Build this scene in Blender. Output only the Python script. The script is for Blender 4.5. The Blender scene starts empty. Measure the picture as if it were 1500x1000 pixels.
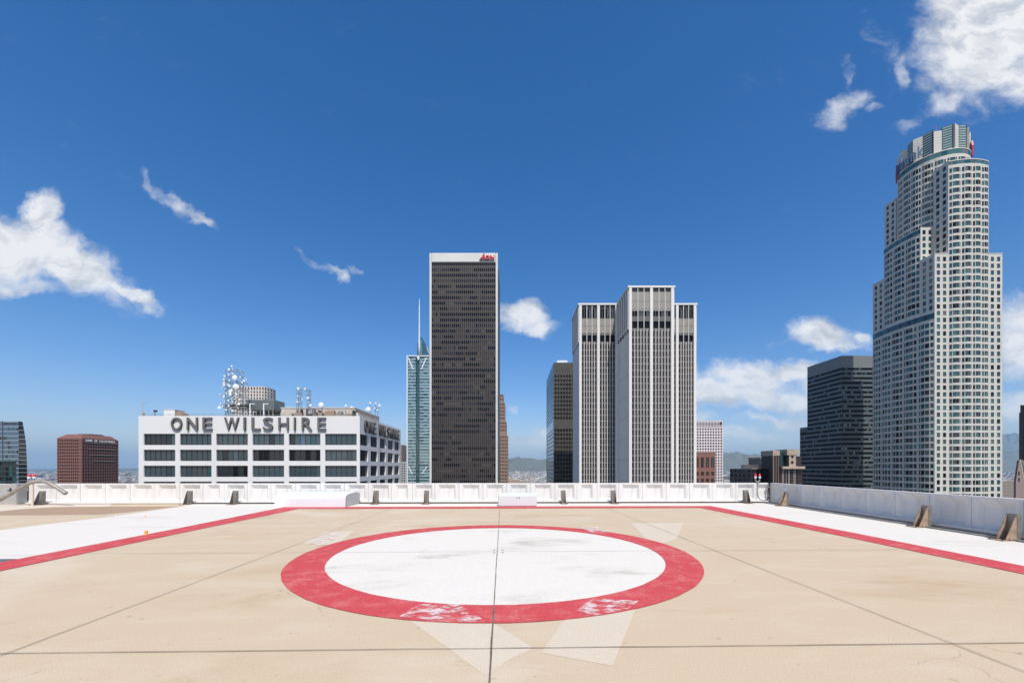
import bpy, math, random
from mathutils import Vector, noise as mnoise

# ------------------------------------------------------------------ camera, sky, sun, exposure
S = bpy.context.scene
COL = S.collection
TH = math.radians(1.34)            # the camera is turned this much to the right of the pad's own axis
FP = 600.0                         # focal length in the 1500 px frame
HY = 684.0                         # eye level in that frame
EYE = 1.8
GROUND = -105.0
SUN_EL, SUN_AZ = 56.0, 168.0       # degrees; azimuth clockwise from +Y

cam_d = bpy.data.cameras.new('camera')
cam_d.sensor_fit = 'HORIZONTAL'; cam_d.sensor_width = 36.0
cam_d.lens = FP / 1500 * 36
cam_d.shift_y = (HY - 500) / 1500
cam_d.clip_start = 0.1; cam_d.clip_end = 120000
cam = bpy.data.objects.new('camera', cam_d); COL.objects.link(cam)
cam.location = (0, 0, EYE); cam.rotation_euler = (math.radians(90), 0, -TH)
S.camera = cam

S.view_settings.view_transform = 'Standard'; S.view_settings.look = 'None'
S.view_settings.gamma = 1.0; S.view_settings.exposure = 0.12
try: S.view_settings.use_curve_mapping = False
except Exception: pass

sun_d = bpy.data.lights.new('sun', 'SUN'); sun_d.energy = 4.5; sun_d.angle = math.radians(0.5)
sun_d.color = (1.0, 0.955, 0.89)
sun = bpy.data.objects.new('sun', sun_d); COL.objects.link(sun)
_el, _az = math.radians(SUN_EL), math.radians(SUN_AZ)
SD = Vector((math.sin(_az)*math.cos(_el), math.cos(_az)*math.cos(_el), math.sin(_el)))
sun.rotation_euler = SD.to_track_quat('Z', 'Y').to_euler()
sun.location = (0, 0, 60)

def build_world():
    w = bpy.data.worlds.new('World'); S.world = w; w.use_nodes = True
    nt = w.node_tree; N = nt.nodes; L = nt.links; N.clear()
    def nd(t, **k):
        n = N.new(t)
        for a, b in k.items(): setattr(n, a, b)
        return n
    def math_(op, a, b=None, c=None, clamp=False):
        n = nd('ShaderNodeMath', operation=op, use_clamp=clamp)
        for i, v in enumerate((a, b, c)):
            if v is None: continue
            if isinstance(v, (int, float)): n.inputs[i].default_value = v
            else: L.new(v, n.inputs[i])
        return n.outputs[0]
    out = nd('ShaderNodeOutputWorld')
    sky = nd('ShaderNodeTexSky', sky_type='NISHITA', sun_disc=False)
    sky.sun_elevation = _el; sky.sun_rotation = _az
    sky.altitude = 200; sky.air_density = 1.0; sky.dust_density = 0.9; sky.ozone_density = 2.0
    hs = nd('ShaderNodeHueSaturation'); hs.inputs['Saturation'].default_value = 1.42; hs.inputs['Value'].default_value = 1.15
    L.new(sky.outputs[0], hs.inputs['Color'])
    bg = nd('ShaderNodeBackground'); bg.inputs['Strength'].default_value = 0.112
    tint = nd('ShaderNodeVectorMath', operation='MULTIPLY'); L.new(hs.outputs[0], tint.inputs[0]); tint.inputs[1].default_value = (1.07, .955, 1.05)
    L.new(tint.outputs[0], bg.inputs['Color'])
    # clouds laid out by world direction: x / y / z of the ray, tangent-plane coordinates about the north view
    tc = nd('ShaderNodeTexCoord')
    rot = nd('ShaderNodeVectorRotate', rotation_type='Z_AXIS'); rot.inputs['Angle'].default_value = TH
    L.new(tc.outputs['Generated'], rot.inputs['Vector'])
    sp = nd('ShaderNodeSeparateXYZ'); L.new(rot.outputs[0], sp.inputs[0])
    yy = math_('MAXIMUM', math_('ABSOLUTE', sp.outputs['Y']), 0.02)
    u = math_('DIVIDE', sp.outputs['X'], yy); v = math_('DIVIDE', sp.outputs['Z'], yy)
    uv = nd('ShaderNodeCombineXYZ'); L.new(u, uv.inputs[0]); L.new(v, uv.inputs[1]); L.new(math_('MULTIPLY', math_('SIGN', sp.outputs['Y']), 3.0), uv.inputs[2])
    # distortion
    n1 = nd('ShaderNodeTexNoise'); n1.inputs['Scale'].default_value = 5.0; n1.inputs['Detail'].default_value = 7; n1.inputs['Roughness'].default_value = 0.62
    L.new(uv.outputs[0], n1.inputs['Vector'])
    sub = nd('ShaderNodeVectorMath', operation='SUBTRACT'); L.new(n1.outputs['Color'], sub.inputs[0]); sub.inputs[1].default_value = (.5, .5, .5)
    scl = nd('ShaderNodeVectorMath', operation='MULTIPLY'); L.new(sub.outputs[0], scl.inputs[0]); scl.inputs[1].default_value = (.17, .15, 0)
    duv = nd('ShaderNodeVectorMath', operation='ADD'); L.new(uv.outputs[0], duv.inputs[0]); L.new(scl.outputs[0], duv.inputs[1])
    flat = nd('ShaderNodeVectorMath', operation='MULTIPLY'); L.new(duv.outputs[0], flat.inputs[0]); flat.inputs[1].default_value = (1, 1, 0)
    # px, py centre, radii px, rotation deg, weight
    E = [(5, 368, 120, 44, -8, 1.1), (100, 378, 112, 44, -28, 1.1), (62, 308, 30, 36, -20, 1.0), (190, 422, 58, 14, -27, .95), (30, 412, 90, 20, -8, .75),
         (245, 290, 52, 15, -52, .60), (285, 322, 34, 11, -30, .66), (212, 250, 26, 9, -62, .50),
         (455, 382, 50, 9, -36, .44), (492, 406, 20, 10, -50, .60), (515, 402, 18, 9, -40, .36),
         (768, 468, 42, 25, 0, .95), (775, 482, 48, 12, 0, .85), (742, 462, 30, 18, 0, .7),
         (1445, 70, 95, 85, 25, 1.0), (1480, 30, 120, 90, 0, 1.0), (1395, 140, 60, 22, 30, .62), (1500, 105, 75, 50, 30, .85), (1350, 175, 60, 14, 25, .36),
         (1240, 155, 40, 22, 25, .62), (1238, 105, 12, 32, 0, .45), (1318, 105, 14, 24, -10, .47), (1290, 160, 24, 12, 10, .38), (1300, 60, 40, 50, 20, .27), (1225, 180, 20, 20, 40, .4),
         (1205, 492, 52, 22, -4, 1.0), (1230, 505, 50, 10, 0, .8), (1268, 490, 22, 16, 0, .8), (1140, 505, 26, 8, 20, .38), (1270, 455, 12, 8, 0, .4),
         (1012, 548, 34, 24, 0, 1.0), (1105, 556, 62, 26, 0, 1.0), (1165, 548, 46, 20, 8, 1.0), (1060, 580, 100, 26, 0, .95), (1140, 592, 60, 18, 0, .9), (1130, 618, 70, 10, 0, .72), (1110, 643, 100, 12, 0, .62),
         (1010, 620, 60, 16, 0, .6), (1200, 570, 46, 30, 0, .85),
         (1500, 500, 58, 62, 10, 1.0), (1485, 540, 45, 25, 0, .8), (1500, 600, 60, 22, 0, .75), (1470, 640, 70, 12, 0, .5),
         (775, 640, 60, 14, 0, .72), (780, 662, 90, 10, 0, .6), (745, 595, 12, 9, 0, .4), (590, 652, 90, 12, 0, .45), (1105, 358, 20, 5, 0, .2),
         (190, 650, 60, 4, 0, .24), (930, 640, 90, 20, 0, .6)]
    fld = None
    for (px, py, rx, ry, rt, wt) in E:
        m = nd('ShaderNodeMapping', vector_type='TEXTURE')
        m.inputs['Location'].default_value = ((px-750)/FP, (HY-py)/FP, 0)
        m.inputs['Rotation'].default_value = (0, 0, math.radians(rt))
        m.inputs['Scale'].default_value = (rx/FP, ry/FP, 1)
        L.new(flat.outputs[0], m.inputs['Vector'])
        ln = nd('ShaderNodeVectorMath', operation='LENGTH'); L.new(m.outputs[0], ln.inputs[0])
        f = math_('MULTIPLY', math_('SUBTRACT', 1.45, ln.outputs['Value'], clamp=True), wt)
        fld = f if fld is None else math_('SMOOTH_MAX', fld, f, .12)
    front = math_('GREATER_THAN', sp.outputs['Y'], 0.03)
    fld = math_('MULTIPLY', fld, front)
    # scattered cumulus for the rest of the sky (seen only in glass)
    n3 = nd('ShaderNodeTexNoise'); n3.inputs['Scale'].default_value = 2.4; n3.inputs['Detail'].default_value = 5
    L.new(tc.outputs['Generated'], n3.inputs['Vector'])
    back = math_('MULTIPLY', math_('MULTIPLY', math_('SUBTRACT', n3.outputs['Fac'], .44, clamp=True), 5.0), math_('SUBTRACT', 1.0, front))
    fld = math_('ADD', fld, back)
    # fine break-up
    mp = nd('ShaderNodeMapping'); mp.inputs['Scale'].default_value = (1, 1.35, 1); L.new(uv.outputs[0], mp.inputs['Vector'])
    n2 = nd('ShaderNodeTexNoise'); n2.inputs['Scale'].default_value = 9.5; n2.inputs['Detail'].default_value = 12; n2.inputs['Roughness'].default_value = 0.60
    n2.inputs['Distortion'].default_value = .35
    L.new(mp.outputs[0], n2.inputs['Vector'])
    dens = math_('ADD', fld, math_('MULTIPLY', math_('SUBTRACT', n2.outputs['Fac'], .5), 1.25))
    mr = nd('ShaderNodeMapRange', interpolation_type='SMOOTHSTEP'); L.new(dens, mr.inputs[0])
    mr.inputs['From Min'].default_value = .24; mr.inputs['From Max'].default_value = 1.0
    alpha = math_('MULTIPLY', mr.outputs[0], math_('MULTIPLY', math_('MINIMUM', math_('MULTIPLY', fld, 4.0), 1.0, clamp=True), .97))
    # cloud body tone: a broad noise paints in shaded grey and sunlit bright parts
    mp2 = nd('ShaderNodeMapping'); mp2.inputs['Scale'].default_value = (.75, 1.6, 1); mp2.inputs['Location'].default_value = (0, .09, 0); L.new(duv.outputs[0], mp2.inputs['Vector'])
    n4 = nd('ShaderNodeTexNoise'); n4.inputs['Scale'].default_value = 11.; n4.inputs['Detail'].default_value = 8; n4.inputs['Roughness'].default_value = .58
    L.new(mp2.outputs[0], n4.inputs['Vector'])
    cr = nd('ShaderNodeValToRGB'); L.new(n4.outputs['Fac'], cr.inputs[0])
    cr.color_ramp.elements[0].position = .36; cr.color_ramp.elements[0].color = (.60, .645, .71, 1)
    cr.color_ramp.elements[1].position = .54; cr.color_ramp.elements[1].color = (.99, .99, 1.0, 1)
    cb = nd('ShaderNodeBackground'); cb.inputs['Strength'].default_value = .88; L.new(cr.outputs[0], cb.inputs['Color'])
    mx = nd('ShaderNodeMixShader'); L.new(alpha, mx.inputs[0]); L.new(bg.outputs[0], mx.inputs[1]); L.new(cb.outputs[0], mx.inputs[2])
    L.new(mx.outputs[0], out.inputs['Surface'])
build_world()
S.cycles.max_bounces = 5; S.cycles.diffuse_bounces = 3; S.cycles.glossy_bounces = 3; S.cycles.volume_bounces = 0
S.cycles.transparent_max_bounces = 8

# ------------------------------------------------------------------ helpers
R = random.Random(7)
ct, st = math.cos(TH), math.sin(TH)
def CW(xc, d): return (st*d + ct*xc, ct*d - st*xc)           # camera-aligned city grid -> world
def zat(py, d): return EYE + (HY - py)/FP*d
def uu(px): return (px - 750)/FP
def gpt(px, py, z=0.0):                                       # a point of the deck
    d = FP*(EYE - z)/(py - HY); return CW(uu(px)*d, d)
def wallx(px, Y):                                             # world X where the sight line px meets the line Y=const
    u = uu(px); d = Y/(ct - st*u); return d*(st + ct*u)

MATS = {}
def mat(name, col, rough=.6, metal=0., var=.0, scale=1., col2=None, bump=0., bscale=20., spec=.5, ior=1.5, emit=None, coat=0.):
    if name in MATS: return MATS[name]
    m = bpy.data.materials.new(name); m.use_nodes = True; nt = m.node_tree; L = nt.links
    p = nt.nodes['Principled BSDF']
    p.inputs['Base Color'].default_value = (*col, 1); p.inputs['Roughness'].default_value = rough; p.inputs['Metallic'].default_value = metal
    p.inputs['Specular IOR Level'].default_value = spec; p.inputs['IOR'].default_value = ior
    tc = nt.nodes.new('ShaderNodeTexCoord')
    if var > 0 or col2:
        n = nt.nodes.new('ShaderNodeTexNoise'); n.inputs['Scale'].default_value = scale; n.inputs['Detail'].default_value = 6; n.inputs['Roughness'].default_value = .6
        L.new(tc.outputs['Object'], n.inputs['Vector'])
        r = nt.nodes.new('ShaderNodeValToRGB'); L.new(n.outputs['Fac'], r.inputs[0])
        c2 = col2 or tuple(c*(1-var) for c in col)
        r.color_ramp.elements[0].position = .32; r.color_ramp.elements[0].color = (*c2, 1)
        r.color_ramp.elements[1].position = .68; r.color_ramp.elements[1].color = (*col, 1)
        L.new(r.outputs[0], p.inputs['Base Color'])
    if bump > 0:
        n = nt.nodes.new('ShaderNodeTexNoise'); n.inputs['Scale'].default_value = bscale; n.inputs['Detail'].default_value = 4
        L.new(tc.outputs['Object'], n.inputs['Vector'])
        b = nt.nodes.new('ShaderNodeBump'); b.inputs['Strength'].default_value = bump; b.inputs['Distance'].default_value = .05
        L.new(n.outputs['Fac'], b.inputs['Height']); L.new(b.outputs[0], p.inputs['Normal'])
    if emit:
        p.inputs['Emission Color'].default_value = (*emit[0], 1); p.inputs['Emission Strength'].default_value = emit[1]
    MATS[name] = m
    return m

class MB:
    def __init__(s): s.v = []; s.f = []; s.m = []; s.ml = []
    def mi(s, m):
        if m not in s.ml: s.ml.append(m)
        return s.ml.index(m)
    def face(s, pts, m):
        i = len(s.v); s.v += [tuple(p) for p in pts]; s.f.append(tuple(range(i, i+len(pts)))); s.m.append(s.mi(m)); return s
    def box(s, x0, x1, y0, y1, z0, z1, m):
        if x0 > x1: x0, x1 = x1, x0
        if y0 > y1: y0, y1 = y1, y0
        if z0 > z1: z0, z1 = z1, z0
        i = len(s.v); k = s.mi(m)
        s.v += [(x0,y0,z0),(x1,y0,z0),(x1,y1,z0),(x0,y1,z0),(x0,y0,z1),(x1,y0,z1),(x1,y1,z1),(x0,y1,z1)]
        for q in ((0,3,2,1),(4,5,6,7),(0,1,5,4),(1,2,6,5),(2,3,7,6),(3,0,4,7)): s.f.append(tuple(i+a for a in q)); s.m.append(k)
        return s
    def prism(s, pts, z0, z1, m):
        n = len(pts)
        s.face([(p[0],p[1],z1) for p in pts], m); s.face([(p[0],p[1],z0) for p in reversed(pts)], m)
        for i in range(n):
            a, b = pts[i], pts[(i+1)%n]; s.face([(a[0],a[1],z0),(b[0],b[1],z0),(b[0],b[1],z1),(a[0],a[1],z1)], m)
        return s
    def extr(s, pts3, off, m):           # polygon extruded by a vector
        o = Vector(off); a = [Vector(p) for p in pts3]; b = [p+o for p in a]; n = len(a)
        s.face(a, m); s.face(list(reversed(b)), m)
        for i in range(n): s.face([a[i], b[i], b[(i+1)%n], a[(i+1)%n]], m)
        return s
    def tube(s, pts, r, m, n=8, cap=True):
        pts = [Vector(p) for p in pts]; rings = []; k = s.mi(m)
        for i, p in enumerate(pts):
            t = (pts[min(i+1, len(pts)-1)] - pts[max(i-1, 0)]).normalized()
            a = t.cross(Vector((0,0,1)));
            if a.length < 1e-3: a = Vector((1,0,0))
            a.normalize(); b = t.cross(a).normalized(); rr = r[i] if isinstance(r, (list, tuple)) else r
            j = len(s.v); rings.append(j)
            for q in range(n):
                w = 2*math.pi*q/n; s.v.append(tuple(p + a*math.cos(w)*rr + b*math.sin(w)*rr))
        for i in range(len(pts)-1):
            for q in range(n):
                s.f.append((rings[i]+q, rings[i]+(q+1)%n, rings[i+1]+(q+1)%n, rings[i+1]+q)); s.m.append(k)
        if cap:
            s.f.append(tuple(rings[0]+q for q in reversed(range(n)))); s.m.append(k)
            s.f.append(tuple(rings[-1]+q for q in range(n))); s.m.append(k)
        return s
    def lathe(s, c, prof, m, n=16, ax=(0,0,1)):
        ax = Vector(ax).normalized(); c = Vector(c)
        a = ax.cross(Vector((0,0,1))) if abs(ax.z) < .9 else ax.cross(Vector((1,0,0)))
        a.normalize(); b = ax.cross(a); k = s.mi(m); rings = []
        for (r, h) in prof:
            rings.append(len(s.v))
            for q in range(n):
                w = 2*math.pi*q/n; s.v.append(tuple(c + ax*h + (a*math.cos(w)+b*math.sin(w))*max(r,1e-4)))
        for i in range(len(prof)-1):
            for q in range(n):
                s.f.append((rings[i]+q, rings[i]+(q+1)%n, rings[i+1]+(q+1)%n, rings[i+1]+q)); s.m.append(k)
        return s
    def build(s, name, root=None, smooth=False, kind=None, label=None):
        o0 = ORG.get(root.name, (0,0,0)) if root else (0,0,0)
        me = bpy.data.meshes.new(name)
        me.from_pydata([(a-o0[0], b-o0[1], c-o0[2]) for a, b, c in s.v], [], s.f)
        for m in s.ml: me.materials.append(m)
        me.polygons.foreach_set('material_index', s.m)
        if smooth: me.polygons.foreach_set('use_smooth', [True]*len(s.f))
        me.update()
        o = bpy.data.objects.new(name, me); COL.objects.link(o)
        if root: o.parent = root
        if kind: o['kind'] = kind
        if label: o['label'] = label
        return o
ORG = {}
def tag(o, label, cat, group=None):
    o['label'] = label; o['category'] = cat
    if group: o['group'] = group
    return o
def thing(name, label, cat, x, y, z, group=None, city=True):
    """an Empty at the thing's base; city things stand in the camera-aligned street grid"""
    o = bpy.data.objects.new(name, None); COL.objects.link(o)
    if city: wx, wy = CW(x, y); o.location = (wx, wy, z); o.rotation_euler = (0, 0, -TH)
    else: o.location = (x, y, z)
    ORG[o.name] = (x, y, z); o.empty_display_size = .2
    return tag(o, label, cat, group)
def bevel(o, w=.01, seg=2):
    b = o.modifiers.new('bevel', 'BEVEL'); b.width = w; b.segments = seg; b.limit_method = 'ANGLE'; return o

# ------------------------------------------------------------------ materials
def stained(name, base, dark, light, s1=.35, s2=3.0, grain=60., rough=.85, grainamt=.12, bump=.15, streak=None, damt=.5, cracks=False, flecks=False):
    """mineral surface: broad stains, mid mottling, fine grain"""
    m = bpy.data.materials.new(name); m.use_nodes = True; nt = m.node_tree; L = nt.links; N = nt.nodes
    p = N['Principled BSDF']; p.inputs['Roughness'].default_value = rough; p.inputs['Specular IOR Level'].default_value = .3
    tc = N.new('ShaderNodeTexCoord')
    def noi(scale, det=5, ro=.6, vec=None, dist=0):
        n = N.new('ShaderNodeTexNoise'); n.inputs['Scale'].default_value = scale; n.inputs['Detail'].default_value = det; n.inputs['Roughness'].default_value = ro
        n.inputs['Distortion'].default_value = dist
        L.new(vec or tc.outputs['Object'], n.inputs['Vector']); return n.outputs['Fac']
    def ramp(f, a, b):
        r = N.new('ShaderNodeMapRange'); r.interpolation_type = 'SMOOTHSTEP'; L.new(f, r.inputs[0]); r.inputs[1].default_value = a; r.inputs[2].default_value = b; return r.outputs[0]
    def mix(f, a, b, t='MIX'):
        n = N.new('ShaderNodeMix'); n.data_type = 'RGBA'; n.blend_type = t
        if isinstance(f, float): n.inputs[0].default_value = f
        else: L.new(f, n.inputs[0])
        for i, v in ((6, a), (7, b)):
            if isinstance(v, tuple): n.inputs[i].default_value = (*v, 1)
            else: L.new(v, n.inputs[i])
        return n.outputs[2]
    def mul(f, k):
        n = N.new('ShaderNodeMath'); n.operation = 'MULTIPLY'; L.new(f, n.inputs[0]); n.inputs[1].default_value = k; return n.outputs[0]
    vec = None
    if streak:
        mp = N.new('ShaderNodeMapping'); mp.inputs['Scale'].default_value = streak; L.new(tc.outputs['Object'], mp.inputs['Vector']); vec = mp.outputs[0]
    c = mix(mul(ramp(noi(s1, 6, .62, vec, .6), .52, .78), damt), base, dark)
    c = mix(mul(ramp(noi(s2, 6, .65, vec), .45, .75), .55), c, light)
    g = noi(grain, 3, .7)
    gr = N.new('ShaderNodeMapRange'); L.new(g, gr.inputs[0]); gr.inputs[1].default_value = .3; gr.inputs[2].default_value = .7
    gr.inputs[3].default_value = 1-grainamt; gr.inputs[4].default_value = 1+grainamt*.6
    cc = N.new('ShaderNodeCombineColor')
    for i in range(3): L.new(gr.outputs[0], cc.inputs[i])
    c = mix(1.0, c, cc.outputs[0], 'MULTIPLY')
    if flecks:
        fl = ramp(noi(7., 8, .75), .56, .62); gt = ramp(noi(.9, 4, .6, None, .5), .47, .66)
        g3 = N.new('ShaderNodeMath'); g3.operation = 'MULTIPLY'; L.new(fl, g3.inputs[0]); L.new(gt, g3.inputs[1])
        c = mix(mul(g3.outputs[0], .7), c, (.66, .42, .37))
    if cracks:
        # hairline cracks, only here and there, and darker spots
        wob = N.new('ShaderNodeTexNoise'); wob.inputs['Scale'].default_value = 1.1; wob.inputs['Detail'].default_value = 5; L.new(tc.outputs['Object'], wob.inputs['Vector'])
        ad = N.new('ShaderNodeVectorMath'); ad.operation = 'MULTIPLY_ADD'; L.new(wob.outputs['Color'], ad.inputs[0]); ad.inputs[1].default_value = (1.3, 1.3, 0); L.new(tc.outputs['Object'], ad.inputs[2])
        vo = N.new('ShaderNodeTexVoronoi'); vo.feature = 'DISTANCE_TO_EDGE'; vo.voronoi_dimensions = '2D'; vo.inputs['Scale'].default_value = .42; L.new(ad.outputs[0], vo.inputs['Vector'])
        cm = N.new('ShaderNodeMapRange'); L.new(vo.outputs['Distance'], cm.inputs[0]); cm.inputs[1].default_value = .0008; cm.inputs[2].default_value = .0035; cm.inputs[3].default_value = 1; cm.inputs[4].default_value = 0
        gate = ramp(noi(.45, 3, .5), .50, .60)
        g2 = N.new('ShaderNodeMath'); g2.operation = 'MULTIPLY'; L.new(cm.outputs[0], g2.inputs[0]); L.new(gate, g2.inputs[1])
        c = mix(mul(g2.outputs[0], .45), c, (.16, .13, .10))
        sp_ = ramp(noi(9., 2, .4), .70, .76); c = mix(mul(sp_, .35), c, (.25, .19, .13))
        # patchy cleaned or ponded areas with soft edges
        c = mix(mul(ramp(noi(.16, 4, .55, None, 1.2), .50, .62), .30), c, (.64, .57, .48))
    L.new(c, p.inputs['Base Color'])
    b = N.new('ShaderNodeBump'); b.inputs['Strength'].default_value = bump; b.inputs['Distance'].default_value = .01
    L.new(g, b.inputs['Height']); L.new(b.outputs[0], p.inputs['Normal'])
    MATS[name] = m; return m

M_deck = stained('tan_concrete', (.555, .443, .306), (.47, .335, .20), (.61, .52, .395), s1=.34, s2=1.1, grain=70, grainamt=.20, bump=.3, damt=1.0, cracks=True, streak=(.6, 1.6, 1))
M_white = stained('white_roof_coating', (.665, .625, .56), (.50, .465, .395), (.69, .665, .615), s1=.7, s2=3.0, grain=26, grainamt=.06, bump=.15, streak=(.4, 1.9, 1), damt=.8)
M_circle = stained('white_pad_paint', (.675, .635, .565), (.37, .34, .27), (.70, .675, .625), s1=.55, s2=3.0, grain=24, grainamt=.09, bump=.2, streak=(.7, 1.5, 1), damt=1.0)
M_red = stained('red_pad_paint', (.53, .066, .072), (.58, .16, .15), (.64, .22, .20), s1=.9, s2=3.2, grain=26, grainamt=.22, bump=.25, damt=.8, flecks=True)
M_brown = stained('brown_concrete', (.37, .255, .165), (.30, .20, .13), (.44, .33, .24), s1=.6, s2=2.0, grain=30)
M_cream = stained('cream_coating', (.62, .54, .44), (.5, .42, .32), (.70, .64, .56), s1=.6, s2=2.0, grain=30)
M_joint = mat('joint_sealant', (.17, .14, .115), .9, var=.5, scale=6)
M_wallw = stained('white_wall_paint', (.68, .665, .64), (.50, .475, .43), (.72, .71, .69), s1=1.2, s2=4., grain=25, grainamt=.03, streak=(2.2, 2.2, .45), damt=.6, rough=.6)
M_wallg = stained('grey_cast_concrete', (.36, .35, .33), (.25, .24, .22), (.43, .42, .40), s1=.8, s2=3., grain=25, streak=(1.5, 1.5, .4))
M_steel = mat('weathered_steel', (.27, .25, .22), .55, .3, var=.45, scale=9)
M_rust = mat('tan_steel', (.42, .30, .21), .7, .0, var=.5, scale=7)
M_dark = mat('dark_metal', (.035, .035, .04), .5, .2)
M_grey = mat('grey_metal', (.34, .35, .35), .5, .4, var=.3, scale=3)
M_pipe = mat('pipe_paint', (.36, .33, .28), .45, .2, var=.35, scale=5)
M_wm = mat('white_metal', (.68, .74, .765), .8, 0, var=.08, scale=2)
M_tan = mat('tan_roof', (.50, .42, .33), .8, var=.3, scale=.2)
M_roof = mat('grey_roof', (.38, .37, .35), .85, var=.3, scale=.15)

GL = {}
def glass(name, col, rough=.08, ior=1.6, wav=.03, wsc=.25):
    if name in GL: return GL[name]
    m = mat(name, col, rough, 0, bump=wav, bscale=wsc, ior=ior, var=.25, scale=.3); GL[name] = m
    return m
G_black = glass('black_glass', (.006, .007, .009), ior=1.28)
G_dark = glass('dark_glass', (.015, .02, .025))
G_teal = glass('teal_glass', (.015, .075, .078), ior=1.7)
G_teal2 = glass('green_teal_glass', (.04, .155, .15), ior=1.7)
G_blind = glass('glass_with_blinds', (.13, .15, .145), rough=.2)
G_blue = glass('blue_glass', (.05, .11, .19), ior=1.9, rough=.05)
G_grey = glass('grey_glass', (.055, .065, .07), ior=1.7)

# ------------------------------------------------------------------ facade machinery
def nrm(a, b):
    dx, dy = b[0]-a[0], b[1]-a[1]; l = math.hypot(dx, dy) or 1; return (dy/l, -dx/l)
def facade(wall, out, path, wins, rows, rec, wm, pick, n=1, frame=None, bars=.12, key='', bandfn=None):
    """path: points, wall seen from its right-hand side; wins: window key or 0 per segment; rows: (z0, z1, is_window)"""
    for i in range(len(path)-1):
        a, b = path[i], path[i+1]
        if not wins[i]:
            wall.face([(a[0],a[1],rows[0][0]), (b[0],b[1],rows[0][0]), (b[0],b[1],rows[-1][1]), (a[0],a[1],rows[-1][1])], wm); continue
        nx, ny = nrm(a, b); ai = (a[0]-nx*rec, a[1]-ny*rec); bi = (b[0]-nx*rec, b[1]-ny*rec)
        for j, (z0, z1, w) in enumerate(rows):
            if not w:
                wall.face([(a[0],a[1],z0),(b[0],b[1],z0),(b[0],b[1],z1),(a[0],a[1],z1)], wm); continue
            wall.face([(a[0],a[1],z0),(ai[0],ai[1],z0),(ai[0],ai[1],z1),(a[0],a[1],z1)], wm)
            wall.face([(bi[0],bi[1],z0),(b[0],b[1],z0),(b[0],b[1],z1),(bi[0],bi[1],z1)], wm)
            wall.face([(a[0],a[1],z0),(b[0],b[1],z0),(bi[0],bi[1],z0),(ai[0],ai[1],z0)], wm)
            wall.face([(ai[0],ai[1],z1),(bi[0],bi[1],z1),(b[0],b[1],z1),(a[0],a[1],z1)], wm)
            mats = bandfn(j, n) if bandfn else [pick() for _ in range(n)]
            out.setdefault((key, wins[i], j), []).append((ai, bi, z0, z1, n, mats, frame, bars, (nx, ny)))
def win_mesh(mb, recs, fr=None):
    for (a, b, z0, z1, n, mats, frame, bars, (nx, ny)) in recs:
        for k in range(n):
            p = (a[0]+(b[0]-a[0])*k/n, a[1]+(b[1]-a[1])*k/n); q = (a[0]+(b[0]-a[0])*(k+1)/n, a[1]+(b[1]-a[1])*(k+1)/n)
            mb.face([(p[0],p[1],z0),(q[0],q[1],z0),(q[0],q[1],z1),(p[0],p[1],z1)], mats[k])
        if frame:
            f_ = fr if fr is not None else mb
            L_ = math.hypot(b[0]-a[0], b[1]-a[1]); tx, ty = (b[0]-a[0])/L_, (b[1]-a[1])/L_
            def bar(s0, s1, za, zb, o=.1):
                A = (a[0]+tx*s0, a[1]+ty*s0); B = (a[0]+tx*s1, a[1]+ty*s1)
                f_.extr([(A[0]+nx*o,A[1]+ny*o,za),(B[0]+nx*o,B[1]+ny*o,za),(B[0]+nx*o,B[1]+ny*o,zb),(A[0]+nx*o,A[1]+ny*o,zb)], (-nx*(o-.01), -ny*(o-.01), 0), frame)
            for k in range(1, n): bar(L_*k/n-bars/2, L_*k/n+bars/2, z0, z1)
            bar(0, L_, z0, z0+bars); bar(0, L_, z1-bars, z1); bar(0, bars, z0+bars, z1-bars, .098); bar(L_-bars, L_, z0+bars, z1-bars, .098)
def emit(root, out, name='window', cap=100):
    """the windows that show largest become parts of their own (with a frame sub-part); the rest one stuff part"""
    items = []
    for k, recs in out.items():
        a, b, z0, z1 = recs[0][:4]; ar = sum(math.hypot(r[1][0]-r[0][0], r[1][1]-r[0][1])*(r[3]-r[2]) for r in recs)
        cx, cy, cz = (a[0]+b[0])/2, (a[1]+b[1])/2, (z0+z1)/2
        nx, ny = recs[0][8]; d = math.sqrt(cx*cx+cy*cy+cz*cz); f = max(0, -(nx*cx+ny*cy)/d)
        vis = 1 if cz > EYE - .0375*cy - 1 else .001
        items.append((ar*f*vis/(cy*cy), k, recs))
    items.sort(key=lambda t: -t[0])
    for sc, k, recs in items[:cap]:
        mb = MB(); fr = MB(); win_mesh(mb, recs, fr); o = mb.build(name, root)
        if fr.v: fr.build('frame', root).parent = o
    if len(items) > cap:
        mb = MB()
        for sc, k, recs in items[cap:]: win_mesh(mb, recs)
        mb.build(name, root, kind='stuff')
def straight(p0, p1, n, frac, end=0., start_key=1):
    """n windows of width frac*pitch evenly along p0-p1, blank margins end at both ends"""
    Lh = math.hypot(p1[0]-p0[0], p1[1]-p0[1]); tx, ty = (p1[0]-p0[0])/Lh, (p1[1]-p0[1])/Lh
    pit = (Lh-2*end)/n; pts = [p0]; wins = []
    for i in range(n):
        s0 = end + pit*(i+.5-frac/2); s1 = end + pit*(i+.5+frac/2)
        pts += [(p0[0]+tx*s0, p0[1]+ty*s0), (p0[0]+tx*s1, p0[1]+ty*s1)]; wins += [0, start_key+i]
    pts.append(p1); wins.append(0)
    return pts, wins
def floors(zb, zt, fh, wh, top=0.):
    """floors hung down from zt-top: (z0,z1,flag)"""
    rows = []; z = zt
    if top > 0: rows.append((zt-top, zt, 0)); z = zt-top
    while z - fh > zb:
        rows.append((z-wh, z, 1)); rows.append((z-fh, z-wh, 0)); z -= fh
    rows.append((zb, z, 0)); rows.reverse(); return rows
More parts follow.
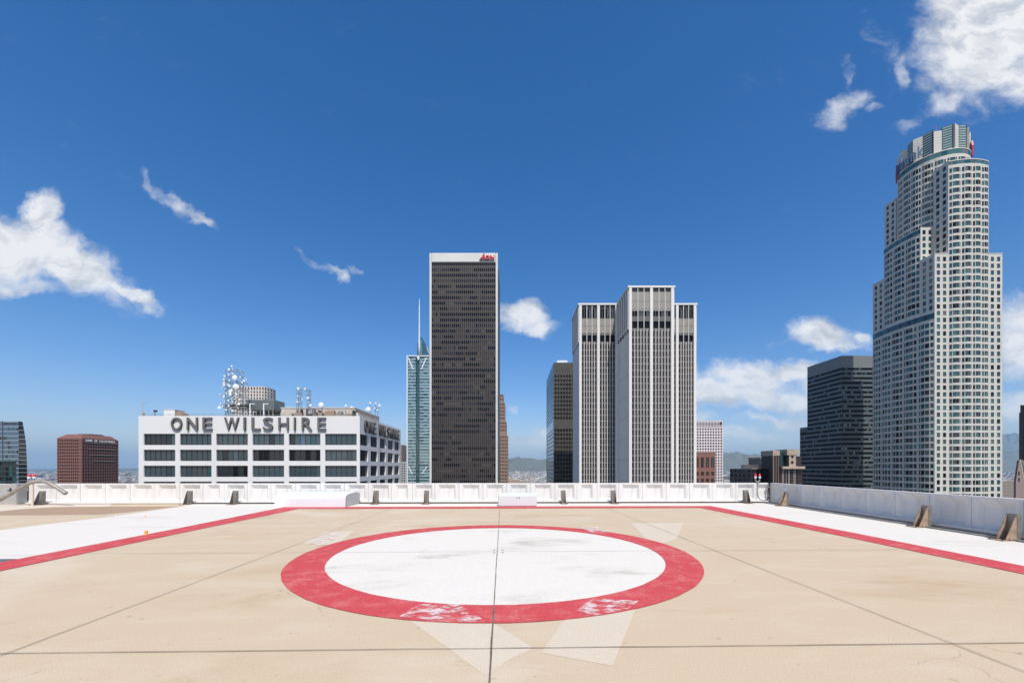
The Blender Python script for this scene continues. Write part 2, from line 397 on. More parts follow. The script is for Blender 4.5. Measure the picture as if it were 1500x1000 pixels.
def letter_obj(ch, box_w, box_h, depth, m_face, m_side, off=.0):
    """one character as a mesh filling a box_w x box_h cell in local x (right) z (up), front towards -y"""
    cu = bpy.data.curves.new('t', 'FONT'); cu.body = ch; cu.extrude = .5; cu.offset = off; cu.resolution_u = 4
    ob = bpy.data.objects.new('t', cu); COL.objects.link(ob)
    me = bpy.data.meshes.new_from_object(ob.evaluated_get(bpy.context.evaluated_depsgraph_get()))
    bpy.data.objects.remove(ob); bpy.data.curves.remove(cu)
    xs = [v.co.x for v in me.vertices]; ys = [v.co.y for v in me.vertices]
    x0, x1, y0, y1 = min(xs), max(xs), min(ys), max(ys)
    for v in me.vertices:
        x, y, z = v.co; v.co = ((x-x0)/(x1-x0)*box_w, -z*depth, (y-y0)/(y1-y0)*box_h)
    me.materials.clear(); me.materials.append(m_face); me.materials.append(m_side)
    me.update()
    for p in me.polygons: p.material_index = 0 if abs(p.normal.y) > .9 else 1
    return me
def put_letter(me, root, p, rz, name='letter'):
    """p in the root's frame family"""
    o0 = ORG[root.name]; o = bpy.data.objects.new(name, me); COL.objects.link(o); o.parent = root
    o.location = (p[0]-o0[0], p[1]-o0[1], p[2]-o0[2]); o.rotation_euler = (0, 0, rz); return o
def plain(mb, x0, x1, d0, d1, z0, z1, m, roofm, sides='FRBL', top=True):
    if 'F' in sides: mb.face([(x0,d0,z0),(x1,d0,z0),(x1,d0,z1),(x0,d0,z1)], m)
    if 'R' in sides: mb.face([(x1,d0,z0),(x1,d1,z0),(x1,d1,z1),(x1,d0,z1)], m)
    if 'B' in sides: mb.face([(x1,d1,z0),(x0,d1,z0),(x0,d1,z1),(x1,d1,z1)], m)
    if 'L' in sides: mb.face([(x0,d1,z0),(x0,d0,z0),(x0,d0,z1),(x0,d1,z1)], m)
    if top: mb.face([(x0,d0,z1),(x1,d0,z1),(x1,d1,z1),(x0,d1,z1)], roofm)
def pickf(*wts):
    ms = [m for m, w in wts]; ws = [w for m, w in wts]
    return lambda: R.choices(ms, ws)[0]
def struct(mb, name, label=None, smooth=False):
    return mb.build(name, None, smooth, kind='structure')
#SECTIONS
# ------------------------------------------------------------------ ground, hills, far city
def terrain():
    mg = stained('valley_floor', (.13, .125, .105), (.06, .085, .05), (.24, .22, .20), s1=.0009, s2=.006, grain=.03, grainamt=.35, bump=0, damt=1.)
    m = MB(); m.face([(-60000,-30000,GROUND),(60000,-30000,GROUND),(60000,60000,GROUND),(-60000,60000,GROUND)], mg)
    struct(m, 'ground')
    ms = mat('sea_water', (.03, .07, .11), .25)
    m = MB(); P = [CW(uu(-500)*17000, 17000), CW(uu(230)*17000, 17000), CW(uu(300)*55000, 55000), CW(uu(-500)*55000, 55000)]
    m.face([(p[0], p[1], GROUND+4) for p in P], ms); struct(m, 'sea')
    mh = stained('chaparral_hillside', (.12, .115, .075), (.045, .065, .035), (.24, .21, .16), s1=.0016, s2=.006, grain=.03, grainamt=.25, bump=0, damt=1.)
    prof = [(-200, 687), (40, 687.5), (90, 686.5), (175, 686), (205, 685.5), (300, 685), (520, 680), (600, 676), (700, 673), (745, 672), (757, 669.5), (775, 671), (790, 673), (815, 671.5), (900, 670), (1000, 666), (1055, 665), (1068, 663.5), (1078, 662.5), (1092, 666), (1105, 669), (1130, 672), (1170, 674), (1300, 668), (1400, 663), (1470, 661), (1500, 660), (1600, 664), (1800, 668)]
    prof2 = [(-200, 690), (900, 690), (1040, 676), (1100, 668), (1125, 666.5), (1170, 667), (1300, 655), (1440, 646), (1466, 643), (1478, 641.5), (1490, 644), (1500, 647), (1600, 650), (1800, 660)]
    def lerp(pr, x):
        for (a, ya), (b, yb) in zip(pr, pr[1:]):
            if a <= x <= b: return ya + (yb-ya)*(x-a)/(b-a)
        return pr[-1][1]
    for nm, pr, dc, hw, rough in (('hills', prof, 11500, 2600, .10), ('mountains', prof2, 15600, 2700, .05)):
        m = MB(); rows = 26; px0, px1, stp = -200, 1800, 4
        nx = (px1-px0)//stp + 1
        for r in range(rows+1):
            t = r/rows*2-1; d = dc + t*hw
            for i in range(nx):
                px = px0 + i*stp; xc = uu(px)*dc*(1+t*.08); H = zat(lerp(pr, px), dc) - GROUND
                e = max(0, 1-abs(t)**1.4)
                n1 = mnoise.fractal(Vector((xc*.0011, d*.0011, 3.)), .9, 2.1, 6)
                n2 = mnoise.fractal(Vector((xc*.004, d*.004, 9.)), .9, 2.1, 5)
                h = H*(e*(1 + n1*.28) if abs(t) > .04 else 1 + n2*rough*.6) + abs(H)*rough*n2*e
                x, y = CW(xc, d); m.v.append((x, y, GROUND - 2 + max(-5, h)))
        k = m.mi(mh)
        for r in range(rows):
            for i in range(nx-1):
                a = r*nx+i; m.f.append((a, a+1, a+nx+1, a+nx)); m.m.append(k)
        struct(m, nm)
terrain()

def far_city():
    rr = random.Random(11)
    cols = [mat('far_wall_white', (.62,.61,.58), .8), mat('far_wall_tan', (.42,.35,.27), .8), mat('far_wall_pink', (.42,.28,.23), .8), mat('far_wall_grey', (.28,.28,.28), .8), mat('far_wall_dark', (.10,.09,.09), .6), mat('far_roof_white', (.75,.75,.73), .8)]
    gaps = [(22, 92, 1.), (168, 212, 1.), (576, 606, .5), (736, 812, 1.6), (1046, 1112, 1.3), (1455, 1520, 1.1)]
    tot = sum((b-a)*w for a, b, w in gaps); B = []
    for q in range(3200):
        t = rr.random()*tot
        for a, b, w in gaps:
            if t < (b-a)*w: px = a + t/w; break
            t -= (b-a)*w
        d = 2650*(4.0 ** (rr.random()**1.1)); xc = uu(px)*d
        w_ = rr.uniform(12, 42)*(1+.2*(d>6000)); dp = rr.uniform(14, 60); h = rr.choice((5, 6, 7, 8, 9, 11, 15)) * (1.5 if rr.random() < .1 else 1)
        if rr.random() < .03: h = rr.uniform(20, 38)
        B.append((w_*h/(d*d), xc, d, w_, dp, h, rr.choices(range(5), (5, 4, 2, 3, 2))[0], rr.random()))
    B.sort(reverse=True)
    def one(mb, xc, d, w_, dp, h, c, rf):
        mb.box(xc-w_/2, xc+w_/2, d, d+dp, GROUND-.5, GROUND+h, cols[c])
        mb.box(xc-w_/2+.3, xc+w_/2-.3, d+.3, d+dp-.3, GROUND+h-.02, GROUND+h+.25, cols[5] if rf < .5 else M_roof)
        if rf > .3: mb.box(xc-w_*.2, xc+w_*.1, d+dp*.3, d+dp*.6, GROUND+h+.2, GROUND+h+2.4, cols[3])
        nb = max(2, int(w_/5))
        for f in range(max(1, int(h/4))):                 # window strips, real recess-deep boxes
            mb.box(xc-w_/2+1, xc+w_/2-1, d-.06, d+.1, GROUND+1.2+f*3.6, GROUND+2.6+f*3.6, cols[4])
    cn = ('white', 'tan', 'pinkish', 'grey', 'dark')
    gn = ('left of the brown tower', 'between the brown tower and the lettered white block', 'beside the spire tower', 'in the middle gap between the bronze and dark towers', 'right of the white grid tower', 'at the right edge beyond the round tower')
    for (s_, xc, d, w_, dp, h, c, rf) in B[:300]:
        mb = MB(); one(mb, xc, d, w_, dp, h, c, rf)
        r = mb.build('low_building', None); gi = min(range(6), key=lambda k: abs((gaps[k][0]+gaps[k][1])/2-(xc/d*FP+750))); tag(r, 'tiny %s far city building %s' % (cn[c], gn[gi]), 'building', '%s far city buildings %s' % (cn[c], gn[gi]))
        ox, oy = CW(xc, d)
        for v in r.data.vertices: v.co = (v.co.x-xc, v.co.y-d, v.co.z-GROUND)
        r.location = (ox, oy, GROUND); r.rotation_euler = (0, 0, -TH)
    mb = MB()
    for (s_, xc, d, w_, dp, h, c, rf) in B[300:]: one(mb, xc, d, w_, dp, h, c, rf)
    o = mb.build('far_buildings', None, kind='stuff'); o.rotation_euler = (0, 0, -TH); tag(o, 'mass of tiny pale buildings fading into the haze below the hills', 'buildings')
    mt = mat('far_foliage', (.05, .075, .03), .9, var=.5, scale=.05)
    mb = MB()
    for q in range(3800):
        a, b, w = rr.choices(gaps, [(g[1]-g[0])*g[2] for g in gaps])[0]
        px = rr.uniform(a-3, b+3); d = 2600*(3.8 ** (rr.random()**1.1)); xc = uu(px)*d; r0 = rr.uniform(3, 8)*(1+.15*(d>5000)); k = mb.mi(mt)
        if mnoise.noise(Vector((xc*.002, d*.0012, 5.))) < -.12: continue
        for s_ in range(3):
            x, y, z, rad = xc+rr.uniform(-r0, r0), d+rr.uniform(-r0, r0), GROUND+r0*rr.uniform(.5, 1.1), r0*rr.uniform(.5, .9)
            i = len(mb.v); mb.v += [(x+rad*rr.uniform(.7,1.2),y,z),(x,y+rad,z+rr.uniform(-1,1)),(x-rad*rr.uniform(.7,1.2),y,z),(x,y-rad,z+rr.uniform(-1,1)),(x,y,z+rad*rr.uniform(.7,1.1)),(x,y,z-rad)]
            for t in ((0,1,4),(1,2,4),(2,3,4),(3,0,4),(1,0,5),(2,1,5),(3,2,5),(0,3,5)): mb.f.append(tuple(i+e for e in t)); mb.m.append(k)
    o = mb.build('far_trees', None, kind='stuff'); o.rotation_euler = (0, 0, -TH); tag(o, 'dark green tree canopy scattered between the far city buildings', 'trees')
far_city()

# ------------------------------------------------------------------ the roof we stand on
YW = 20.6
def P3(l, z): return [(x, y, z) for x, y in l]
def deck():
    m = MB(); m.prism([(-70,-26),(12.0,-26),(12.75,3),(13.9,YW+.4),(-70,YW+.4)], -2.0, 0, M_deck); struct(m, 'roof_deck')
    # the storeys under the roof
    mb = thing('host_building', 'pale office block whose flat roof carries the helipad', 'building', 0, 0, GROUND, city=False)
    MB().prism([(-69.8,-25.8),(11.9,-25.8),(12.6,3),(13.75,YW+.3),(-69.8,YW+.3)], GROUND, -2.0, M_wallg).build('wall', mb)
    # white coating left and right of the pad
    ro = [gpt(-100,844,.004), gpt(0,823.5,.004), gpt(260,773.6,.004), gpt(416,742.3,.004)]
    rr_ = [gpt(1041,740.7,.004), gpt(1240,778,.004), gpt(1500,828.7,.004), gpt(1600,848,.004)]
    far = CW(uu(416)*18.6, 18.6)
    xl = wallx(264, YW)
    left = [(-9.35,1.),(-9.4,5)] + ro + [(ro[3][0], YW-.02), (xl, YW-.02), gpt(270,741,.004), gpt(150,758), gpt(80,766), gpt(0,776,.004), gpt(-120,792), (-28,1.)]
    m = MB(); m.face(P3(left, .004), M_white)
    m.face(P3([(ro[3][0],ro[3][1]), (rr_[0][0],rr_[0][1]), (rr_[0][0], YW-.02), (ro[3][0], YW-.02)], .004), M_white)
    m.face(P3([rr_[0], rr_[1], rr_[2], rr_[3], (9.3,3), (12.5,3), (13.6,YW-.02), (rr_[0][0], YW-.02)], .004), M_white)
    struct(m, 'white_coating')
    # brown and cream concrete beyond the coating on the left
    m = MB(); m.face(P3([gpt(-120,756), gpt(0,754.3), gpt(60,754.2), gpt(148,753.2), gpt(205,748), gpt(262,741.2), gpt(160,741.5), gpt(75,742.5), gpt(30,745.5), gpt(0,748.5), gpt(-120,752)], .004), M_brown); struct(m, 'brown_concrete')
    m = MB(); m.face(P3([gpt(-120,752), gpt(0,748.5), gpt(30,745.5), gpt(75,742.5), gpt(160,741.5), (wallx(165,YW),YW-.02), (wallx(-60,YW),YW-.02)], .0045), M_cream); struct(m, 'cream_concrete')
    m = MB(); m.face(P3([gpt(-40,821), gpt(0,818.8), gpt(26,818.6), gpt(0,823.2), gpt(-40,832)], .009), mat('slate_patch', (.13,.15,.17), .8, var=.3, scale=3)); struct(m, 'slate_patch')
    # red border
    ri_l = [gpt(-100,858), gpt(0,836.3), gpt(260,781.7), gpt(437,745.2)]
    ri_r = [gpt(1026,743.7), gpt(1240,786.4), gpt(1500,841), gpt(1600,862)]
    z = .0085; m = MB()
    m.face(P3([(-9.35,3.)] + ro + ri_l[::-1] + [(-8.55,3.)], z), M_red)
    m.face(P3([ro[3], rr_[0], ri_r[0], ri_l[3]], z), M_red)
    m.face(P3([rr_[0], rr_[1], rr_[2], rr_[3], (9.4,3.), (8.6,3.), ri_r[3], ri_r[2], ri_r[1], ri_r[0]], z), M_red)
    struct(m, 'red_border')
    # touchdown circle
    cx, cy = -.135, 8.72; n = 144; ci = [(math.cos(2*math.pi*i/n), math.sin(2*math.pi*i/n)) for i in range(n)]
    rg = random.Random(3); wob = [1+rg.uniform(-.0012,.0012) for _ in range(n)]
    m = MB(); m.face([(cx+.035+3.36*c*w, cy+3.38*s*w, .0045) for (c, s), w in zip(ci, wob)], M_circle); struct(m, 'white_circle')
    m = MB()
    for i in range(n):
        a, b, j = ci[i], ci[(i+1)%n], (i+1)%n
        m.face([(cx+.035+3.34*a[0]*wob[i],cy+3.38*a[1]*wob[i],z),(cx+.01+4.0*a[0]*wob[j],cy+4.0*a[1]*wob[j],z),(cx+.01+4.0*b[0]*wob[(j+1)%n],cy+4.0*b[1]*wob[(j+1)%n],z),(cx+.035+3.34*b[0]*wob[j],cy+3.38*b[1]*wob[j],z)], M_red)
    struct(m, 'red_ring')
    # expansion joints
    m = MB(); z = .0125
    def strip(x0, y0, x1, y1, w, mm=M_joint):
        l = math.hypot(x1-x0, y1-y0); k = max(1, int(l/.35)); px_, py_ = -(y1-y0)/l, (x1-x0)/l; pr = None
        for i in range(k+1):
            t = i/k; ww = w*(.75+rg.random()*.5)/2; x, y = x0+(x1-x0)*t, y0+(y1-y0)*t; o = rg.uniform(-.003,.003)
            c = ((x+px_*(ww+o), y+py_*(ww+o), z), (x-px_*(ww-o), y-py_*(ww-o), z))
            if pr: m.face([pr[0], pr[1], c[1], c[0]], mm)
            pr = c
    strip(-.11, .3, -.11, 5.3, .018); strip(-.11, 5.3, -.11, 17.7, .013)
    strip(-4.78, .3, -4.78, 17.7, .010); strip(4.58, .3, 4.58, 17.7, .010)
    strip(-9, 4.06, 9, 4.06, .010); strip(-8.6, 8.71, 8.6, 8.71, .010); strip(-8.7, 13.36, 8.7, 13.36, .008)
    struct(m, 'expansion_joints')
    # faded tape patches and scuffed paint: thin translucent films
    def film(name, col, lo, hi, sc, amax, z, polys):
        mm = bpy.data.materials.new(name); mm.use_nodes = True; nt = mm.node_tree; p = nt.nodes['Principled BSDF']
        p.inputs['Base Color'].default_value = (*col, 1); p.inputs['Roughness'].default_value = .85
        tc = nt.nodes.new('ShaderNodeTexCoord'); nn = nt.nodes.new('ShaderNodeTexNoise'); nn.inputs['Scale'].default_value = sc; nn.inputs['Detail'].default_value = 8; nn.inputs['Roughness'].default_value = .7
        mp = nt.nodes.new('ShaderNodeMapping'); mp.inputs['Scale'].default_value = (1, 1.6, 1)
        nt.links.new(tc.outputs['Object'], mp.inputs['Vector']); nt.links.new(mp.outputs[0], nn.inputs['Vector'])
        r = nt.nodes.new('ShaderNodeMapRange'); nt.links.new(nn.outputs['Fac'], r.inputs[0]); r.inputs[1].default_value = lo; r.inputs[2].default_value = hi; r.inputs[3].default_value = 0; r.inputs[4].default_value = amax
        nt.links.new(r.outputs[0], p.inputs['Alpha'])
        m = MB()
        for i, pl in enumerate(polys): m.face(P3([gpt(*q) for q in pl], z+i*.0004), mm)
        struct(m, name)
    mp_ = stained('faded_concrete', (.60, .515, .40), (.55, .445, .32), (.65, .57, .47), s1=.5, s2=1.6, grain=70, grainamt=.18, bump=.3, damt=.8)
    m = MB()
    for i, pl in enumerate([[(600,908),(640,887),(728,915),(782,949),(745,966),(712,990)], [(793,955.5),(840,889),(935,882),(897,975)], [(441,795),(478,779),(520,777),(492,799)], [(925,766),(1002,765),(990,790),(955,800)]]): m.face(P3([gpt(*q) for q in pl], .002+i*.0004), mp_)
    struct(m, 'faded_patches')
    film('scuffed_paint', (.80, .70, .68), .46, .60, 4.2, .75, .0155,
         [[(585,904),(612,886),(668,884),(712,911),(660,912)], [(845,895),(868,877),(936,881),(920,893),(870,903)], [(452,795),(480,780),(500,783),(470,801)], [(845,771),(880,772),(900,780),(868,781)]])
    # little fittings of the pad: centre mark, drain cap
    m = MB()
    for dx, dy in ((-.09,.16),(.09,.16),(-.09,-.12),(.09,-.12)): m.box(cx+.05+dx-.022, cx+.05+dx+.022, 8.72+dy-.012, 8.72+dy+.012, .0125, .016, M_joint)
    struct(m, 'centre_mark')
deck()

def parapet():
    # precast panels with a bevelled recess, from measured joints
    cpx = [-36,-1,34.8,63+2,99.6,136,172.3,209,245.2,282,312.5,344.4,379.8,415.2,451.4,487.2,522.5,558.2,589,619.4,654.8,690,724.9,759.7,795.5,830.6,859.7,889.3,924,958.8,993,1027.4,1061,1095,1121]
    narrow = {312.5, 589, 859.7, 1121, 34.8}
    ZT = 1.0
    def panel(mb, w, rw, h=ZT, dep=.10, th=.22):
        # local: x along the wall 0..w, front face y=0 towards the deck (-y), z up
        zb, zt = .16, h-.07; x0, x1 = (w-rw)/2, (w+rw)/2; ib = .09
        o = [(x0,zb),(x1,zb),(x1,zt),(x0,zt)]; q = [(x0+ib,zb+.07),(x1-ib,zb+.07),(x1-ib,zt-.19),(x0+ib,zt-.19)]
        a, b, g = M_wallw, w, .006
        F = lambda pts: mb.face([(x, y, z) for x, y, z in pts], a)
        F([(g,0,0),(w-g,0,0),(w-g,0,zb),(g,0,zb)]); F([(g,0,zt),(w-g,0,zt),(w-g,0,h),(g,0,h)])
        F([(g,0,zb),(x0,0,zb),(x0,0,zt),(g,0,zt)]); F([(x1,0,zb),(w-g,0,zb),(w-g,0,zt),(x1,0,zt)])
        for i in range(4):
            j = (i+1)%4; F([(o[i][0],0,o[i][1]),(o[j][0],0,o[j][1]),(q[j][0],dep,q[j][1]),(q[i][0],dep,q[i][1])])
        F([(c[0],dep,c[1]) for c in q])
        F([(g,0,h),(w-g,0,h),(w-g,th,h),(g,th,h)]); F([(w-g,0,0),(w-g,th,0),(w-g,th,h),(w-g,0,h)]); F([(g,th,0),(g,0,0),(g,0,h),(g,th,h)]); F([(w-g,th,0),(g,th,0),(g,th,h),(w-g,th,h)])
    xs = [wallx(p, YW) for p in cpx]
    root = thing('parapet_wall', 'long sunlit white parapet wall of recessed panels facing us across the pad', 'wall', xs[2], YW, 0, city=False)
    bd = [xs[0]-.6] + [(a+b)/2 for a, b in zip(xs, xs[1:])] + [13.62]
    vary = random.Random(5)
    for i in range(2, len(xs)):
        w = bd[i+1]-bd[i]; mb = MB(); panel(mb, w, .58 if cpx[i] in narrow else .86)
        o = mb.build('panel'); o.parent = root; o.location = (bd[i]-xs[2], vary.uniform(-.006,.006), 0)
    MB().box(bd[2], 13.6, YW+.12, YW+.2, .02, .96, M_joint).build('backing', root)
    # coping seam and low ledge along its foot
    mb = MB(); mb.box(bd[2], 13.5, YW-.14, YW-.005, .03, .085, M_wallw); mb.build('base_ledge', root)
    mb = MB(); mb.box(wallx(285,YW-.2), 13.3, YW-.30, YW-.22, .03, .07, M_dark); mb.build('conduit', root)  # dark bar drawn as the shadow line in front of the ledge
    # right-hand wall
    ax, ay, bx, by = 13.66, YW, 12.55, 2.8; Lr = math.hypot(bx-ax, by-ay); n = 15; w = Lr/n; ang = math.atan2(by-ay, bx-ax)
    root2 = thing('parapet_wall', 'shaded grey-looking white parapet wall running towards us along the right side', 'wall', ax, ay, 0, city=False)
    for i in range(n):
        mb = MB(); panel(mb, w, .86)
        o = mb.build('panel'); o.parent = root2; t = i*w; o.location = (math.cos(ang)*t, math.sin(ang)*t, .0); o.rotation_euler = (0, 0, ang)
    def along(s, off, z): return (ax+math.cos(ang)*s+math.sin(ang)*off, ay+math.sin(ang)*s-math.cos(ang)*off, z)
    mb = MB(); th = -.05
    mb.prism([along(0,-.12,0)[:2], along(0,-.2,0)[:2], along(Lr,-.2,0)[:2], along(Lr,-.12,0)[:2]], .02, .96, M_joint); mb.build('backing', root2)
    mb = MB()
    for k, (o0, o1, z1, mm) in enumerate(((.005,.16,.13,M_wallw), (.19,.27,.09,M_grey), (.33,.39,.06,M_dark), (.45,.55,.05,M_grey))):
        pts = [along(.4,o0,0)[:2], along(Lr,o0,0)[:2], along(Lr,o1,0)[:2], along(.4,o1,0)[:2]]; mb.prism(pts[::-1], .02, z1, mm)
    mb.build('gutter_rail', root2)
    # concrete return wall at the far left, its shade painted in as grey
    x1 = wallx(26, YW-.35)
    g = thing('concrete_wall', 'shaded grey concrete wall section at the far left end of the white parapet', 'wall', x1, YW-.35, 0, city=False)
    MB().box(x1-14, x1, YW-.35, YW-.1, 0, .97, M_wallg).build('wall_slab', g)
    MB().box(x1+.01, x1+.11, YW-.42, YW-.06, 0, 1.0, M_grey).build('end_post', g)
    MB().box(x1-14, x1-.3, YW-.36, YW-.09, .972, .995, M_wallw).build('coping', g)
parapet()

def brackets():
    def bracket(x, y, rz, label, tanned=False):
        t = thing('steel_bracket', label, 'bracket', x, y, 0, 'steel stanchion brackets along the foot of the parapet walls', city=False)
        t.rotation_euler = (0, 0, rz); ms = M_rust if tanned else M_steel
        mb = MB(); mb.box(x-.115, x+.115, y-.05, y-.03, .02, .66, M_steel); mb.box(x-.115, x-.095, y-.0299, y+.05, .02, .66, M_steel); mb.box(x+.095, x+.115, y-.0299, y+.05, .02, .66, M_steel); mb.build('upright', t)
        for s in (-1, 1):
            mb = MB(); xx = x+s*.10
            mb.extr([(xx-.008, y-.051, .02), (xx-.008, y-.30, .02), (xx-.008, y-.30, .05), (xx-.008, y-.085, .58), (xx-.008, y-.051, .60)], (.016, 0, 0), ms); mb.build('gusset', t)
        mb = MB(); mb.box(x-.17, x+.17, y-.46, y+.06, .006, .02, M_rust)
        for a in (-.14, .14):
            for b in (-.42, -.25): mb.lathe((x+a, y+b, .02), [(.0,0),(.018,0),(.018,.02),(.0,.02)], M_dark, 6)
        mb.build('base_plate', t)
    L_ = [(62, 'weathered steel bracket at the wall foot below the curved pipe'), (278, 'steel bracket at the left edge of the white coating, farther from the long duct'), (345, 'steel bracket on the white coating nearest to the left end of the long white duct'),
          (551, 'steel bracket just right of the grey end of the long white duct'), (625, 'steel bracket between the long white duct and the small white box'), (825, 'steel bracket first to the right of the small white box'),
          (898, 'steel bracket second to the right of the small white box'), (1092, 'steel bracket on the front wall beside the right red warning lamp')]
    for px, lab in L_:
        y = YW-.34; bracket(wallx(px, y), y, 0, lab)
    for (px, d, lab) in ((1152, 20.1, 'tan gusseted bracket on the shaded right wall nearest the corner'), (1357, 13.0, 'tan gusseted bracket midway along the shaded right wall'), (1485, 10.75, 'largest tan gusseted bracket on the right wall at the edge of the view')):
        for _ in range(6): d = (13.66 - (YW - d)*.0624 - .42)/(st + ct*uu(px))
        x, y = CW(uu(px)*d, d); bracket(x, y, math.radians(-93.4), lab, True)
brackets()

def roof_things():
    # curved pipe
    dd = 18.9
    t = thing('curved_pipe', 'thick grey pipe bent in an arch over the left end of the parapet', 'pipe', *CW(uu(47)*dd, dd), 0, city=False)
    pts2 = [(-60,762),(-20,742),(0,731.5),(12,725),(26,717),(38,709.5),(47,705.8),(56,704.2),(64,704.4),(72,707),(80,711.5),(88,716.8),(95,721.5)]
    pts = []
    for i in range(len(pts2)-1):
        for k in range(3):
            s = k/3; a, b = pts2[i], pts2[i+1]; px, py = a[0]+(b[0]-a[0])*s, a[1]+(b[1]-a[1])*s
            x, y = CW(uu(px)*dd, dd); pts.append((x, y, zat(py, dd)))
    px, py = pts2[-1]; x, y = CW(uu(px)*dd, dd); pts.append((x, y, zat(py, dd)))
    # smooth
    for _ in range(3): pts = [pts[0]] + [tuple((a[k]+2*b[k]+c[k])/4 for k in range(3)) for a, b, c in zip(pts, pts[1:], pts[2:])] + [pts[-1]]
    MB().tube(pts, .085, M_pipe, 14).build('pipe', t, True)
    x, y = CW(uu(95)*dd, dd); e = Vector(pts[-1]); dr = (e-Vector(pts[-2])).normalized()
    MB().tube([e-dr*.02, e+dr*.05], .095, M_grey, 14).build('end_collar', t)
    x, y = CW(uu(47.5)*dd, dd); MB().tube([(x,y,0),(x,y,zat(706.5,dd))], .045, M_cream, 10).build('post', t)
    x, y = CW(uu(16)*dd, dd); zz = zat(718, dd)
    MB().tube([(x,y-.02,zz-.12),(x,y-.02,zz+.12)], .03, M_dark, 8).tube([(x-.12,y-.02,zz),(x+.12,y-.02,zz)], .025, M_dark, 8).build('valve_wheel', t)
    # red lamps
    def lamp_pair(px, lens, d, zt, label, gap, r, foot=None, pm=M_grey):
        x, y = CW(uu(px)*d, d)
        t = thing('warning_light', label, 'lamp', x, y, 0, 'red aviation warning lights on the parapet', city=False)
        mb = MB(); mb.tube([(x,y,foot if foot is not None else .1),(x,y,zt-.36)], .025, pm, 8)
        mb.tube([(x-gap/2,y,zt-.26),(x-gap/2,y,zt-.34),(x-gap/4,y,zt-.38),(x,y,zt-.39),(x+gap/4,y,zt-.38),(x+gap/2,y,zt-.34),(x+gap/2,y,zt-.26)], .028, pm, 8); mb.lathe((x,y,zt-.5),[(0,0),(.07,0),(.07,.14),(0,.14)], pm, 12); mb.build('bracket_arm', t)
        mr = mat('red_lens', (.75, .02, .04), .18, 0, coat=1, ior=1.5)
        for s in (-1, 1):
            c = (x+s*gap/2, y, zt-.21)
            MB().lathe(c, [(0,-.02),(r*.9,-.02),(r*1.05,.02),(r*1.05,.07),(r*.95,.08),(0,.08)], M_wm, 14).build('lamp_base', t, False); lb = COL.objects[-1]
            MB().lathe(c, [(r*.85,.081),(r*.9,.12),(r*.85,.165),(r*.6,.20),(0.,.21)], mr, 14).build('lens', t, True).parent = lb
        return t, x, y
    lamp_pair(46.7, None, YW-.15, zat(694, YW), 'pair of red warning lamps standing above the far left of the wall', .25, .072, .1, M_grey)
    t, x, y = lamp_pair(1109.7, None, 20.25, zat(693.4, 20.25), 'pair of red warning lamps on a pipe near the right corner', .215, .05, .75)
    MB().tube([(x,y,.75),(x+.01,y+.02,.45),(x+.05,y+.02,.30),(x+.14,y+.02,.21),(x+.28,y,.18),(x+.62,y,.18)], .03, M_grey, 8).build('conduit', t, True)
    # vertical pipe in the corner
    t = thing('corner_pipe', 'thin dark vertical pipe in the corner where the two walls meet', 'pipe', 13.45, YW-.1, 0, city=False)
    MB().tube([(13.5,YW-.08,.1),(13.5,YW-.08,.5),(13.55,YW-.08,.9),(13.55,YW-.08,1.0)], .03, M_dark, 8).build('pipe', t)
    for z in (.35, .8): MB().lathe((13.52,YW-.08,z), [(0,-.03),(.06,-.03),(.06,.03),(0,.03)], M_grey, 10).build('clamp', t)
    # long white duct with a rounded top
    d0, d1 = 18.45, 20.2; xa, xb = uu(402)*d0, uu(506)*d0
    t = thing('roof_duct', 'long low white metal duct cover with rounded top lying before the wall', 'duct', (xa+xb)/2, d0, 0)
    H = .62; prof = [(d0, .01), (d0, H*.62)] + [(d0+.34-math.cos(a)*.34, H*.62+math.sin(a)*H*.3) for a in (math.radians(k) for k in (15,30,45,60,75,90))] + [(d1-.5, H), (d1, H*.86), (d1, .01)]
    mb = MB()
    for a, b in zip(prof, prof[1:]): mb.face([(xa,a[0],a[1]),(xb,a[0],a[1]),(xb,b[0],b[1]),(xa,b[0],b[1])], M_wm)
    o = mb.build('cover', t, True)
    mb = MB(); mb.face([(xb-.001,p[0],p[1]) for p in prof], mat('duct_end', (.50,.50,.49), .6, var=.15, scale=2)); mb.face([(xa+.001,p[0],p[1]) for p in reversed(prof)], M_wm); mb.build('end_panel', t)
    mb = MB(); 
    for k in (1, 2): xx = xa+(xb-xa)*k/3; mb.extr([(xx-.012,p[0]-.004,p[1]+.004) for p in prof], (.024,0,0), M_wm)
    mb.build('seam', t)
    # small white box
    d0 = 18.75; xa, xb = uu(729.5)*d0, uu(786.5)*d0; t = thing('roof_box', 'small white metal box with two slots at the middle of the front wall', 'box', (xa+xb)/2, d0, 0)
    ms = mat('cool_white_metal', (.60,.66,.675), .8, var=.04, scale=2)
    o = MB().box(xa, xb, d0, d0+.75, .006, .53, ms).build('housing', t); bevel(o, .05, 3)
    o = MB().box(xa+.02, xb-.02, d0+.05, d0+.76, .531, .58, M_wm).build('lid', t); bevel(o, .02, 2)
    MB().box(xa+.86, xa+.885, d0-.012, d0+.01, .37, .44, M_dark).build('slot', t); MB().box(xa+.965, xa+.99, d0-.012, d0+.01, .37, .44, M_dark).build('slot', t)
    # drain caps
    my = mat('orange_plastic', (.80,.42,.08), .45)
